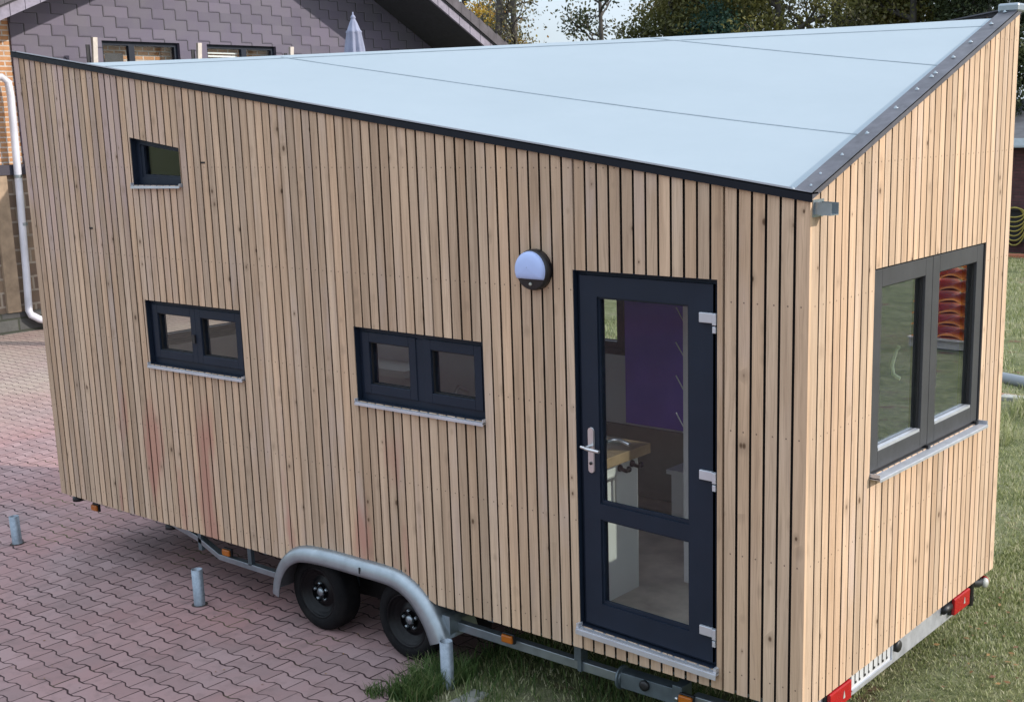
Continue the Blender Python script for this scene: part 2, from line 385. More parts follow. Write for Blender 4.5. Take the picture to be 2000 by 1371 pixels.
Q_SMALL = [(-5.232, 2.467), (-4.667, 2.469), (-4.667, 2.717), (-5.229, 2.794)]     # bl br tr tl in (x, z)
Q_LEFT = [(-5.228, 1.198), (-4.147, 1.206), (-4.147, 1.663), (-5.228, 1.662)]
Q_MID = [(-3.043, 1.187), (-1.995, 1.188), (-1.995, 1.640), (-3.043, 1.645)]
Q_DOOR = [(-1.349, 0.133), (-0.479, 0.099), (-0.479, 2.071), (-1.349, 2.074)]
Q_END = [(0.682, 1.025), (2.140, 1.015), (2.140, 2.079), (0.682, 2.075)]           # (y, z)

ARCH = [(-3.97, -.3), (-3.93, -.12), (-3.86, .0), (-3.77, .085), (-3.66, .135), (-3.5, .158), (-3.2, .166), (-2.86, .166), (-2.72, .150), (-2.6, .105), (-2.5, .03), (-2.43, -.08), (-2.385, -.2), (-2.37, -.3)]
def arch_top(x):
    for (a, b), (c, d_) in zip(ARCH, ARCH[1:]):
        if a <= x <= c: return b+(d_-b)*(x-a)/(c-a)
    return -9
def cladding(name, s0, s1, ztop, zbot, openings, pitch, gap, Mf, mat, seed, extra=[]):
    """Mf(s, z, depth) -> world; boards front at depth 0, back at depth .022"""
    rr = random.Random(seed); mb = MB(); uvs = []; rnd = []
    n = round((s1-s0)/pitch); p = (s1-s0)/n
    for i in range(n):
        a = s0+i*p+(0 if i == 0 else gap/2); b = s0+(i+1)*p-(0 if i == n-1 else gap/2)
        c3 = (rr.random(), rr.random(), rr.random()); dz = rr.uniform(-.0015, .0015); v0 = rr.uniform(0, 20)
        cuts = {a, b}
        for q in openings:
            for s in (q[0][0], q[1][0]):
                if a < s < b: cuts.add(s)
        for s in extra:
            if a < s < b: cuts.add(s)
        cuts = sorted(cuts)
        for c0, c1 in zip(cuts, cuts[1:]):
            if c1-c0 < .0015: continue
            mid = (c0+c1)/2
            segs = [((zbot(c0), zbot(c1)), (ztop(c0), ztop(c1)))]
            for q in openings:
                if q[0][0] <= mid <= q[1][0]:
                    def ln(k0, k1, s): t = (s-q[k0][0])/(q[k1][0]-q[k0][0]); return q[k0][1]+t*(q[k1][1]-q[k0][1])
                    lo = (ln(0, 1, c0), ln(0, 1, c1)); hi = (ln(3, 2, c0), ln(3, 2, c1)); ns = []
                    for (z0, z1) in segs:
                        if z0[0] < lo[0] and z1[0] > hi[0]: ns += [(z0, lo), (hi, z1)]
                        else: ns.append((z0, z1))
                    segs = ns
            for (za, zb) in segs:
                k = 8 if zb[0]-za[0] > 0 else 1
                k = 1
                D0, D1 = dz, .022; ia = .012 if c0 == a and i > 0 and c1-c0 > .03 else 0; ib = .012 if c1 == b and i < n-1 and c1-c0 > .03 else 0   # rhombus laths, undercut sides
                vs = [Mf(c0, za[0], D0), Mf(c1, za[1], D0), Mf(c1, zb[1], D0), Mf(c0, zb[0], D0), Mf(c0+ia, za[0], D1), Mf(c1-ib, za[1], D1), Mf(c1-ib, zb[1], D1), Mf(c0+ia, zb[0], D1)]
                fs = [(0, 1, 2, 3), (1, 5, 6, 2), (4, 0, 3, 7), (0, 4, 5, 1), (3, 2, 6, 7)]
                mb.add(vs, fs); rnd += [c3]*5
                for (ss, zz) in [(c0, za[0]), (c1, za[1]), (c1, zb[1]), (c0, zb[0])]: uvs.append((i*.5+ss-a, zz+v0*0.0+10+i*1.37*0))
                for (ss, zz) in [(c0, za[0]), (c1, za[1]), (c1, zb[1]), (c0, zb[0])]: uvs.append((i*.5+ss-a+.02, zz+10))
    return P(mb, name, mat, rnd=rnd, uv=uvs)
FM = lambda s, z, dp: (s*1.0 - (.012*(z/3.4)*max(0, -s-5)/1.6 if s < -5 else 0), dp, z)
EM = lambda s, z, dp: (-dp, s, z)
front_top = lambda s: ZA+(ZB-ZA)*(-s/L)-.012
end_top = lambda s: ZA+(ZC-ZA)*(s/W)-.012
front_bot = lambda s: max(0.0, arch_top(s)-.012) if -3.95 < s < -2.38 else 0.0
fr = cladding('front_cladding', -L, -.0005, front_top, front_bot, [Q_SMALL, Q_LEFT, Q_MID, Q_DOOR], .0739, .0132, FM, m_front, 3, [a[0] for a in ARCH])
en = cladding('end_cladding', .0225, W, end_top, lambda s: 0.0, [Q_END], .0735, .0118, EM, m_end, 8)
BMf = lambda s, z, dp: (s, W-dp, z)
LMf = lambda s, z, dp: (-L+dp, s, z)
rear_top = lambda s: ZC+(2.55-ZC)*(-s/L)-.012
left_top = lambda s: ZB+(2.55-ZB)*(s/W)-.012
cladding('rear_cladding', -L+.0225, -.0225, rear_top, lambda s: 0.0, [[(-3.45, 1.12), (-2.74, 1.12), (-2.74, 2.0), (-3.45, 2.0)], [(-5.3, 1.15), (-4.2, 1.15), (-4.2, 1.7), (-5.3, 1.7)]], .0739, .0075, BMf, m_front, 5)
LQ = [[(.75, 1.06), (1.95, 1.06), (1.95, 1.8), (.75, 1.8)]]
cladding('left_cladding', .0225, W, left_top, lambda s: 0.0, LQ, .0735, .006, LMf, m_front, 6)
# inner shell with openings: sheathing at depth .03 .. .13
def shell(name, s0, s1, top, bot, openings, Mf, d0, d1, mat, extra=[]):
    mb = MB(); xs = sorted({s0, s1, *extra, *[q[i][0] for q in openings for i in (0, 1)]})
    xs = [x for x in xs if s0 <= x <= s1]
    for c0, c1 in zip(xs, xs[1:]):
        if c1-c0 < 1e-4: continue
        mid = (c0+c1)/2; segs = [((bot(c0+1e-5), bot(c1-1e-5)), (top(c0), top(c1)))]
        for q in openings:
            if q[0][0] <= mid <= q[1][0]:
                def ln(k0, k1, s): t = (s-q[k0][0])/(q[k1][0]-q[k0][0]); return q[k0][1]+t*(q[k1][1]-q[k0][1])
                ns = []
                for z0, z1 in segs:
                    lo = (ln(0, 1, c0), ln(0, 1, c1)); hi = (ln(3, 2, c0), ln(3, 2, c1))
                    ns += [(z0, lo), (hi, z1)] if z0[0] < lo[0] and z1[0] > hi[0] else [(z0, z1)]
                segs = ns
        for za, zb in segs:
            vs = [Mf(c0, za[0], d0), Mf(c1, za[1], d0), Mf(c1, zb[1], d0), Mf(c0, zb[0], d0), Mf(c0, za[0], d1), Mf(c1, za[1], d1), Mf(c1, zb[1], d1), Mf(c0, zb[0], d1)]
            mb.add(vs, [(0, 1, 2, 3), (5, 4, 7, 6), (1, 5, 6, 2), (4, 0, 3, 7), (0, 4, 5, 1), (3, 2, 6, 7)])
    return P(mb, name, mat)
RQ = [[(-3.45, 1.12), (-2.74, 1.12), (-2.74, 2.0), (-3.45, 2.0)], [(-5.3, 1.15), (-4.2, 1.15), (-4.2, 1.7), (-5.3, 1.7)]]
shell('wall_sheathing', -L+.04, -.04, lambda s: front_top(s)-.003, lambda s: front_bot(s)+.01, [Q_SMALL, Q_LEFT, Q_MID, Q_DOOR], FM, .024, .036, m_back, [a[0] for a in ARCH])
shell('wall_sheathing', .04, W-.04, lambda s: end_top(s)-.003, lambda s: .01, [Q_END], EM, .024, .036, m_back)
shell('wall_sheathing', -L+.04, -.04, lambda s: rear_top(s)-.003, lambda s: .01, RQ, BMf, .024, .036, m_back)
shell('wall_sheathing', .04, W-.04, lambda s: left_top(s)-.003, lambda s: .01, LQ, LMf, .024, .036, m_back)
low = lambda f, dz: (lambda s: f(s)-dz)
shell('interior_wall', -L+.05, -.05, low(front_top, .1), lambda s: max(.07, front_bot(s)+.02), [Q_SMALL, Q_LEFT, Q_MID, Q_DOOR], FM, .04, .13, m_inwall, [a[0] for a in ARCH])
shell('interior_wall', .14, W-.15, low(end_top, .1), lambda s: .07, [Q_END], EM, .04, .13, m_inwall)
shell('interior_wall', -L+.14, -.14, low(rear_top, .12), lambda s: .07, RQ, BMf, .04, .13, m_inwall)
shell('interior_wall', .14, W-.15, low(left_top, .12), lambda s: .07, LQ, LMf, .04, .13, m_inwall)

# floor and under-floor
P(MB().box((-L+.13, .13, .04), (-.13, W-.13, .07)), 'interior_floor', m_floor)
mb = MB(); mb.box((-L+.04, .05, .005), (-3.96, W-.05, .035)); mb.box((-3.96, .3, .005), (-2.36, W-.3, .035)); mb.box((-2.36, .05, .005), (-.04, W-.05, .035))
P(mb, 'floor_pan', m_back)

# ---- roof
def rz(x, y): return ZA+(ZB-ZA)*(-x/L)+(ZC-ZA)*(y/W)      # plane of the front slope
RB, RR = Vector((-6.60, .03, 3.345)), Vector((-.03, 2.40, 3.335))
RM = Vector((-3.35, 1.13, 3.315))
A_ = Vector((-.03, .03, 2.452)); Dc = Vector((-6.6, 2.47, 2.5)); Cc = Vector((-.03, 2.47, 3.34))
mb = MB(); NS = 24
ridge = []
for i in range(NS+1):
    t = i/NS; p = RB*(1-t)**2+(RM*2-(RB+RR)/2)*2*t*(1-t)+RR*t*t; ridge.append(p)
edge = [RB*(1-t)+A_*t for t in [i/NS for i in range(NS+1)]]
# front slope: grid between the eave edges and the ridge
vs = []; fs = []; K = 10
for i, p in enumerate(ridge):
    for j in range(K+1):
        w = j/K; q = p*(1-w)+A_*w; q = Vector(q); q.z -= .018*math.sin(math.pi*w)*math.sin(math.pi*i/NS); vs.append(q)
for i in range(NS):
    for j in range(K): fs.append((i*(K+1)+j, i*(K+1)+j+1, (i+1)*(K+1)+j+1, (i+1)*(K+1)+j))
mb.add(vs, fs, True)
vs = []; fs = []
for i, p in enumerate(ridge):
    for j in range(5): w = j/4; vs.append(p*(1-w)+(Cc if i == NS else Cc*(i/NS)+Dc*(1-i/NS))*w)
for i in range(NS):
    for j in range(4): fs.append((i*5+j, (i+1)*5+j, (i+1)*5+j+1, i*5+j+1))
mb.add(vs, fs, False)
# underside
mb.add([A_-Vector((0, 0, .1)), RB-Vector((0, 0, .1)), RM-Vector((0, 0, .1)), RR-Vector((0, 0, .1))], [(0, 3, 2, 1)])
mb.add([RB-Vector((0, 0, .1)), Dc-Vector((0, 0, .1)), Cc-Vector((0, 0, .1)), RR-Vector((0, 0, .1)), RM-Vector((0, 0, .1))], [(0, 4, 3, 2, 1)])
roof = P(mb, 'roof_membrane', m_roof)
# lapped seams: thin raised strips along x and under the ridge
def on_roof(a, b, n=14):
    return [a*(1-t)+b*t for t in [i/n for i in range(n+1)]]
mb = MB()
from mathutils.bvhtree import BVHTree
bv = BVHTree.FromPolygons([Vector(v) for v in roof.data.vertices[:].__iter__() and [v.co for v in roof.data.vertices]], [tuple(p.vertices) for p in roof.data.polygons])
def drop(x, y):
    h = bv.ray_cast(Vector((x, y, 9)), Vector((0, 0, -1)))[0]; return h.z if h else None
def strip(mb, pts, w, h=.006):
    vs = []
    for i, (x, y) in enumerate(pts):
        t = Vector((pts[min(i+1, len(pts)-1)][0]-pts[max(0, i-1)][0], pts[min(i+1, len(pts)-1)][1]-pts[max(0, i-1)][1])).normalized(); n = Vector((-t.y, t.x))
        for sgn, hh in ((-1, -.004), (-1, h), (1, h), (1, -.004)):
            X, Y = x+n.x*w/2*sgn, y+n.y*w/2*sgn; z = drop(X, Y)
            if z is None: z = drop(x, y) or 3
            vs.append((X, Y, z+hh))
    fs = []
    for i in range(len(pts)-1):
        for j in range(3): fs.append((i*4+j, i*4+j+1, (i+1)*4+j+1, (i+1)*4+j))
    mb.add(vs, fs)
for yy, xe in ((.718, -4.42), (1.633, -2.02)): strip(mb, [(-.06+(xe+.06)*i/30, yy) for i in range(31)], .009, .003)
strip(mb, [(-6.3+6.2*i/40, .02+2.22*i/40) for i in range(41)], .010, .003)
P(mb, 'roof_seam', m_seam)

# ---- edge trim: fascia + top flange on all four sides
def trim(name, p, q, inward, top=.10, face=.042, out=.014, lift=.0, mat=m_trimf, tmat=m_trim):
    p, q, inn = Vector(p), Vector(q), Vector(inward); mb = MB(); o = -inn*out; dn = Vector((0, 0, -face)); th = Vector((0, 0, .006))
    mb.prism([p+o+dn, q+o+dn, q+o+th, p+o+th], inn*.004)                # fascia
    f = P(mb, name, mat)
    m2 = MB(); m2.prism([p+o, q+o, q+inn*top, p+inn*top], (0, 0, .007)); sub(m2, 'top_flange', tmat, f)
    return f
zt = .012
trim('roof_trim', (-L-.0145, 0, ZB+zt+.002), (.014, 0, ZA+zt), (0, 1, 0), .045, .036)
trE = trim('roof_trim', (0, -.0135, ZA+zt+.001), (0, W+.012, ZC+zt), (-1, 0, 0), .092, .026, mat=m_trim)
trim('roof_trim', (-L, W, 2.55+zt), (0, W, ZC+zt-.003), (0, -1, 0), .03, .06, mat=m_trim)
trim('roof_trim', (-L, 0, ZB+zt-.001), (-L, W, 2.55+zt-.003), (1, 0, 0), .04, .06)
# rounded cap at the high corner
mb = MB(); mb.box((-.10, W-.09, ZC-.02), (.022, W+.03, ZC+.030)); P(mb, 'corner_cap', m_galv, bev=.012)
# screws with washers on the end flange
sproto = None
for yy in [.061, .188, .399, .655, .971, 1.218, 1.395, 1.444, 1.674, 1.907, 2.199, 2.40]:
    if sproto is None:
        mb = MB(); nrm = Vector((0, -(ZC-ZA)/W, 1)).normalized()
        mb.lathe([(0, .0001), (.0, .012), (.003, .0115), (.005, .006), (.011, .005), (.011, .0001)], (0, 0, 0), nrm, 12)
        sproto = mb.build('trim_screw', m_galv); o = sproto
    else: o = sproto.copy(); COL.objects.link(o)
    o.parent = HP; o.matrix_parent_inverse = HP.matrix_world.inverted(); o.location = (-.05 if yy > .07 else -.03, yy, ZA+(ZC-ZA)*yy/W+zt+.007)
o = sproto.copy(); COL.objects.link(o); o.parent = HP; o.matrix_parent_inverse = HP.matrix_world.inverted(); o.location = (-.10, .018, ZA+zt+.021)

# ---- rain spout at the low corner
sp = MB(); M0 = Matrix.Identity(3)
ysp, zs = .03, 2.385
sp.prism([(.0, ysp, zs), (.0, ysp+.075, zs), (.0, ysp+.075, zs+.055), (.0, ysp+.071, zs+.055), (.0, ysp+.071, zs+.004), (.0, ysp+.004, zs+.004), (.0, ysp+.004, zs+.055), (.0, ysp, zs+.055)], (.085, 0, -.004))
sp.box((-.003, ysp-.012, zs-.012), (.004, ysp+.09, zs+.066))
P(sp, 'rain_spout', m_galv)

# ---- windows
def quadmap(q, axis):
    """(u, v, d): u v in metres from the lower-left corner, d = depth into the wall"""
    (x0, z0), (x1, z1), (x2, z2), (x3, z3) = q; w = x1-x0; h = z3-z0
    def f(u, v, dd):
        a = u/w; b = v/h
        X = (1-a)*(1-b)*x0+a*(1-b)*x1+a*b*x2+(1-a)*b*x3; Z = (1-a)*(1-b)*z0+a*(1-b)*z1+a*b*z2+(1-a)*b*z3
        return (X, dd, Z) if axis == 'front' else ((-dd, X, Z) if axis == 'end' else (X, W-dd, Z) if axis == 'rear' else (-L+dd, X, Z))
    return f, w, h
def frame(mb, f, u0, v0, u1, v1, t, d0, d1, tb=None, tt=None):
    tb = t if tb is None else tb; tt = t if tt is None else tt
    mb.box((u0, v0, d0), (u0+t, v1, d1), f); mb.box((u1-t, v0, d0), (u1, v1, d1), f)
    mb.box((u0+t, v0, d0), (u1-t, v0+tb, d1), f); mb.box((u0+t, v1-tt, d0), (u1-t, v1, d1), f)
def liner(mb, f, w, h, d0, d1, t=.004):
    mb.box((0, -.0, d0), (t, h, d1), f); mb.box((w-t, 0, d0), (w, h, d1), f); mb.box((t, 0, d0), (w-t, t, d1), f); mb.box((t, h-t, d0), (w-t, h, d1), f)
def sill(f, w, part, out=.022, over=.010, v=-.004, th=.010, dback=.06, mat=m_alu):
    mb = MB(); mb.box((-over*.4, v-th, -out), (w+over*.4, v, dback), f); mb.box((-over*.4, v-th-.009, -out-.003), (w+over*.4, v-th+.006, -out), f)
    mb.box((-over*.4, v-.006, -out), (-over*.4+.006, v+.02, .015), f); mb.box((w+over*.4-.006, v-.006, -out), (w+over*.4, v+.02, .015), f)
    return sub(mb, 'window_sill', mat, part)
def casement(q, axis, sashes, name='window', ft=.045, st=.058, rec=.042, bead=None, fb=None, gl=None, label=None, sout=.022, mat=None):
    mat = mat or m_pvc
    f, w, h = quadmap(q, axis); mb = MB()
    liner(mb, f, w, h, .003, .135)
    fb = ft if fb is None else fb
    frame(mb, f, .004, .004, w-.004, h-.004, ft, rec, rec+.07, tb=fb)
    part = P(mb, name, mat, bev=.002)
    if label: part['label'] = label
    for (u0, u1) in sashes:
        m2 = MB(); frame(m2, f, u0, fb-.012, u1, h-ft+.012, st, rec-.012, rec+.06)
        s = sub(m2, 'sash', mat, part, bev=.003)
        g = MB(); g.box((u0+st-.004, fb-.012+st-.004, rec+.018), (u1-st+.004, h-ft+.012-st+.004, rec+.024), f)
        sub(g, 'pane', gl or m_glass, part)
        g = MB(); frame(g, f, u0+st-.001, fb-.012+st-.001, u1-st+.001, h-ft+.012-st+.001, .008, rec+.004, rec+.017)
        sub(g, 'glazing_bead', bead or m_gask, part)
        if bead:
            g = MB(); g.box((u0+st+.007, fb-.012+st+.0005, rec-.010), (u1-st-.007, fb-.012+st+.016, rec+.017), f); sub(g, 'drip_strip', m_alu, part)
    sill(f, w, part, out=sout)
    return part, f, w, h
# left window: 1.081 x .46 ; mid window 1.048 x .455
wl, f, w, h = casement(Q_LEFT, 'front', [(.037, .541), (.541, 1.044)], label='double casement window at the left of the front wall', fb=.062)
g = MB(); g.box((.505, .19, .018), (.535, .25, .035), f); sub(g, 'latch', m_black, wl)
wm, f, w, h = casement(Q_MID, 'front', [(.037, .492), (.556, 1.011)], label='double casement window beside the door', fb=.062)
g = MB(); g.box((.488, .05, .036), (.560, h-.04, .10), f); sub(g, 'mullion', m_pvc, wm, bev=.002)
# small trapezoid window
f, w, h = quadmap(Q_SMALL, 'front'); mb = MB(); liner(mb, f, w, h, .003, .135)
mb.box((.004, .004, .045), (.05, h-.004, .115), f); mb.box((w-.045, .004, .045), (w-.004, h-.004, .115), f)
mb.box((.05, .004, .045), (w-.045, .055, .115), f); mb.box((.05, h-.045, .045), (w-.045, h-.004, .115), f)
ws = P(mb, 'window', m_pvc, bev=.002); ws['label'] = 'small fixed window with a slanting top near the high corner'
g = MB(); g.box((.046, .05, .07), (w-.04, h-.04, .076), f); sub(g, 'pane', m_glass, ws)
g = MB(); g.box((.05, .055, .05), (.085, h-.05, .069), f); g.box((.085, .055, .05), (w-.045, .075, .069), f); sub(g, 'glazing_bead', m_pvc, ws)
sill(f, w, ws)
# end window: two wide sashes nearly flush
we, f, w, h = casement(Q_END, 'end', [(.012, .727), (.731, 1.446)], ft=.022, st=.092, rec=.022, bead=m_gask, gl=m_glass2, mat=m_pvc_sunlit, label='large two sash window in the end wall', fb=.028, sout=.055)
for uu in (.70, 1.40): sub(MB().box((uu, -.002, -.012), (uu+.03, .018, .012), f), 'sill_clip', m_black, we)
g = MB(); g.tube([f(.555, .40, .10), f(.555, .42, .14), f(.562, .47, .15), f(.575, .55, .135), f(.58, .57, .12)], .011, 8); sub(g, 'inner_handle', m_white, we)
# rear windows
for q in RQ:
    casement(q, 'rear', [(.037, (q[1][0]-q[0][0])-.037)], label='rear window')
casement(LQ[0], 'left', [(.037, 1.063)], label='window in the left wall')

# ---- door
f, w, h = quadmap(Q_DOOR, 'front'); mb = MB(); liner(mb, f, w, h, .003, .135)
frame(mb, f, .004, .004, w-.004, h-.004, .050, .040, .11)
door = P(mb, 'door', m_pvc, bev=.003); door['label'] = 'anthracite glazed door with two panes'
lf = MB(); a0, a1, b0, b1 = .028, w-.036, .022, h-.026
gx0, gx1 = .137, w-.178
frame(lf, f, a0, b0, a1, b1, .0001, .020, .09)
for bx in [((a0, b0), (gx0, b1)), ((gx1, b0), (a1, b1)), ((gx0, b0), (gx1, .150)), ((gx0, .625), (gx1, .710)), ((gx0, 1.808), (gx1, b1))]:
    lf.box((*bx[0], .022), (*bx[1], .088), f)
leaf = sub(lf, 'door_leaf', m_pvc, door, bev=.004)
gl = MB(); gl.box((gx0-.004, .146, .050), (gx1+.004, .629, .056), f); sub(gl, 'pane', m_glass, door)
gl = MB(); gl.box((gx0-.004, .706, .050), (gx1+.004, 1.812, .056), f); sub(gl, 'pane', m_glass, door)
gb = MB(); frame(gb, f, gx0+.0005, .1505, gx1-.0005, .6245, .010, .034, .049, tb=.018); frame(gb, f, gx0+.0005, .7105, gx1-.0005, 1.8075, .010, .034, .049, tb=.018); sub(gb, 'glazing_bead', m_pvc, door)
# hinges
for vv in (1.755, .985, .185):
    g = MB(); g.box((w-.106, vv-.022, .002), (w-.030, vv+.026, .020), f); g.box((w-.027, vv-.03, -.006), (w-.006, vv+.026, .016), f); g.box((w-.027, vv-.068, -.004), (w-.008, vv-.036, .016), f)
    sub(g, 'hinge', m_alu, door, bev=.003)
g = MB()
def rounded(u0, v0, u1, v1, d0, d1):
    r = (u1-u0)/2; pts = []
    for i in range(13): a = math.pi*i/12; pts.append((u0+r+r*math.cos(a), v1-r+r*math.sin(a)))
    for i in range(13): a = math.pi+math.pi*i/12; pts.append((u0+r+r*math.cos(a), v0+r+r*math.sin(a)))
    A = [f(p[0], p[1], d0) for p in pts]; B = [f(p[0], p[1], d1) for p in pts]; n = len(pts)
    return A+B, [tuple(range(n)), tuple(range(n, 2*n))[::-1]]+[(i, (i+1) % n, n+(i+1) % n, n+i) for i in range(n)]
g.add(*rounded(.072, .875, .104, 1.115, .012, .0215)); hp = sub(g, 'handle_plate', m_steel, door, bev=.002)
g = MB(); g.tube([f(.088, 1.018, .014), f(.088, 1.018, -.035), f(.094, 1.018, -.043), f(.12, 1.016, -.045), f(.185, 1.014, -.045)], .0095, 10)
g.tube([f(.060, 1.020, -.036), f(.088, 1.018, -.038)], .0085, 8); sub(g, 'door_handle', m_steel, door)
g = MB(); g.lathe([(0, .0001), (0, .009), (.003, .0085), (.003, .0001)], f(.088, .925, .0095), (0, -1, 0), 14); sub(g, 'key_cylinder', m_hook, door)
g = MB(); g.tube([f(.128, 1.03, .10), f(.128, 1.03, .15), f(.17, 1.035, .155), f(.235, 1.02, .155)], .010, 8); sub(g, 'inner_handle', m_steel, door)
g = MB(); g.box((-.006, -.020, -.030), (w+.012, -.003, .05), f); g.box((-.006, -.040, -.034), (w+.012, -.012, -.030), f)
g.box((-.006, -.008, -.026), (.010, .018, .012), f); g.box((w-.006, -.008, -.026), (w+.012, .018, .012), f); sub(g, 'threshold', m_alu, door)

# ---- wall lamp
lc = Vector((-1.588, 0, 2.064))
lb = MB(); lb.lathe([(0, .0001), (0, .108), (.030, .108), (.046, .103), (.050, .097), (.050, .0001)], lc, (0, -1, 0), 48); lamp = P(lb, 'wall_lamp', m_black)
lamp['label'] = 'round bulkhead lamp with a pale dome and dark sensor base'
dm = MB(); n = 40; zc_ = -.046; rings = []
pts = []
for i in range(n+1):
    a0_ = math.asin(zc_/.100); a = math.pi-a0_ + 0; ang = (a0_)+(math.pi-2*a0_)*i/n; pts.append((.100*math.cos(ang), .100*math.sin(ang)))
cen = (0, .018)
vs = []
for k_, (sc, hh) in enumerate([(1, .050), (.985, .060), (.93, .068), (.8, .075), (.5, .080), (.02, .082)]):
    for (a, b) in pts: vs.append((lc.x+cen[0]+(a-cen[0])*sc, -hh, lc.z+cen[1]+(b-cen[1])*sc))
m_ = len(pts); fs = [(k_*m_+i, k_*m_+(i+1) % m_, (k_+1)*m_+(i+1) % m_, (k_+1)*m_+i) for k_ in range(5) for i in range(m_)]
dm.add(vs, fs, True); sub(dm, 'lamp_dome', m_lamp, lamp)
g = MB(); g.lathe([(.05, .0001), (.05, .010), (.058, .008), (.061, .0001)], lc+Vector((0, 0, -.072)), (0, -1, 0), 14); sub(g, 'sensor', m_wlens, lamp)

# ---- vent slots in the boards (tiny dark rebates)
for x, z in ((-4.41, 2.62), (-5.83, 2.15)):
    P(MB().box((x-.022, -.002, z-.006), (x+.022, .003, z+.006)), 'vent_slot', m_back)
# ---- interior
kp = MB(); kp.box((-1.54, .20, .071), (-1.521, .80, .905)); kp.box((-3.2, .78, .071), (-1.54, .80, .905)); kit = P(kp, 'kitchen_cabinet', m_white)
g = MB(); g.box((-3.2, .14, .906), (-1.447, .83, .966)); sub(g, 'worktop', m_worktop, kit, bev=.003)
for yy in (.62, .74):
    g = MB(); g.tube([(-1.521, yy, .85), (-1.47, yy, .84), (-1.455, yy, .855)], .012, 8); g.lathe([(0, .0001), (0, .018), (.012, .016), (.014, .0001)], (-1.458, yy, .852), (1, 0, .3), 10)
    g.lathe([(0, .0001), (0, .022), (.01, .02), (.01, .0001)], (-1.5205, yy, .852), (1, 0, 0), 10); sub(g, 'coat_hook', m_hook, kit)
g = MB(); fr_ = lambda u, v, d_: (-1.52+d_, .44+u, .62+v)
frame(g, fr_, 0, 0, .12, .2, .016, .0, .02); sub(g, 'towel_frame', m_steel, kit)
g = MB(); g.tube([(-2.55, .32, .967), (-2.55, .32, 1.2), (-2.55, .38, 1.26), (-2.55, .46, 1.22)], .012, 8); sub(g, 'tap', m_steel, kit)
P(MB().box((-6.3, 2.345, 1.0), (-.14, 2.372, 2.22)), 'violet_wall_panel', m_violet) if False else None
mb = MB(); mb.box((-2.725, 2.352, .62), (-.14, 2.374, 2.9)); P(mb, 'violet_wall_panel', m_violet)
mb = MB(); mb.box((-4.3, 2.345, .072), (-.14, 2.372, .60)); P(mb, 'wall_dado', m_dado)
mb = MB(); mb.box((-2.10, 2.02, .072), (-1.4, 2.34, .40)); mb.box((-2.13, 2.0, .40), (-1.38, 2.34, .43)); P(mb, 'bench_box', m_inwall)
mb = MB(); mb.box((-1.33, 1.0, .08), (-1.27, 1.06, 2.3)); ip = P(mb, 'inner_post', m_inwall)
for a, b, c, d_ in ((-1.395, 1.745, -1.325, 1.636), (-1.40, 1.539, -1.33, 1.439), (-1.40, 1.34, -1.33, 1.235), (-1.40, 1.115, -1.33, 1.009)):
    sub(MB().tube([(a, 1.03, b), (c, 1.03, d_)], .004, 6), 'peg', m_steel, ip)
mb = MB(); mb.box((-1.98, 2.08, .431), (-1.88, 2.16, .47)); P(mb, 'orange_box', m_amber)
mb = MB(); mb.box((-5.7, 2.0, .80), (-4.7, 2.33, .86)); P(mb, 'shelf', m_white)
mb = MB(); mb.box((-6.4, .15, 1.95), (-4.0, 2.34, 2.0)); P(mb, 'loft_floor', m_worktop)

# ---- chassis
mb = MB()
for y in (.42, W-.42): mb.box((-L-.1, y-.03, -.13), (-.05, y+.03, -.0)); mb.box((-L-.1, y-.045, -.135), (-.05, y+.045, -.128))
for x in (-6.2, -5.2, -4.2, -2.1, -1.0, -.3): mb.box((x-.025, .1, -.06), (x+.025, W-.1, .004))
for x in (-3.62, -2.78): mb.box((x-.045, .3, -.25), (x+.045, W-.3, -.16))
P(mb, 'chassis_frame', m_galv_d)
mb = MB(); mb.box((-3.95, .40, -.30), (-2.38, .415, .16)); mb.box((-3.95, .285, .10), (-2.38, .8, .16)); P(mb, 'wheel_housing_shade_wall', m_back)  # housing with its dark inner wall extended down to add shade behind the wheels
def rail(pts, hh, y0, y1, name='side_rail', mat=m_galv):
    mb = MB(); poly = [(x, y0, z+hh/2) for x, z in pts]+[(x, y0, z-hh/2) for x, z in reversed(pts)]
    mb.prism(poly, (0, y1-y0, 0)); return P(mb, name, mat, bev=.003)
rail([(-5.32, -.035), (-5.0, -.095), (-4.74, -.19), (-4.06, -.195)], .042, .10, .15)
for x in (-4.98, -4.4): P(MB().box((x, .1, -.18), (x+.04, .13, -.005)), 'rail_bracket', m_galv_d)
rail([(-2.40, -.155), (-1.16, -.165)], .055, .10, .15)
mb = MB(); mb.box((-2.47, .03, -.21), (-2.37, .13, -.07)); mb.box((-2.43, .13, -.12), (-2.39, .4, -.08)); mb.box((-2.482, .024, -.214), (-2.474, .12, -.06)); P(mb, 'rail_bracket', m_galv)
mb = MB(); mb.box((-1.475, .10, -.14), (-1.425, .16, -.003)); mb.box((-1.44, .085, -.19), (-1.415, .10, -.003)); P(mb, 'rail_bracket', m_galv_d)
mb = MB(); mb.lathe([(0, .0001), (0, .068), (.012, .068), (.012, .048), (.02, .048), (.02, .0001)], (-1.165, .125, -.165), (1, 0, 0), 24)
mb.box((-1.145, .085, -.21), (-.80, .165, -.12)); mb.box((-.80, .075, -.235), (-.74, .175, -.095)); leg = P(mb, 'support_leg', m_galv_d, bev=.003)
g = MB(); g.lathe([(0, .0001), (0, .03), (.015, .03), (.02, .015), (.02, .0001)], (-.98, .085, -.15), (0, -1, 0), 14); sub(g, 'knob', m_black, leg)
g = MB(); g.lathe([(0, .0001), (0, .012), (.01, .012), (.01, .0001)], (-.77, .075, -.165), (0, -1, 0), 6); sub(g, 'bolt', m_steel, leg)
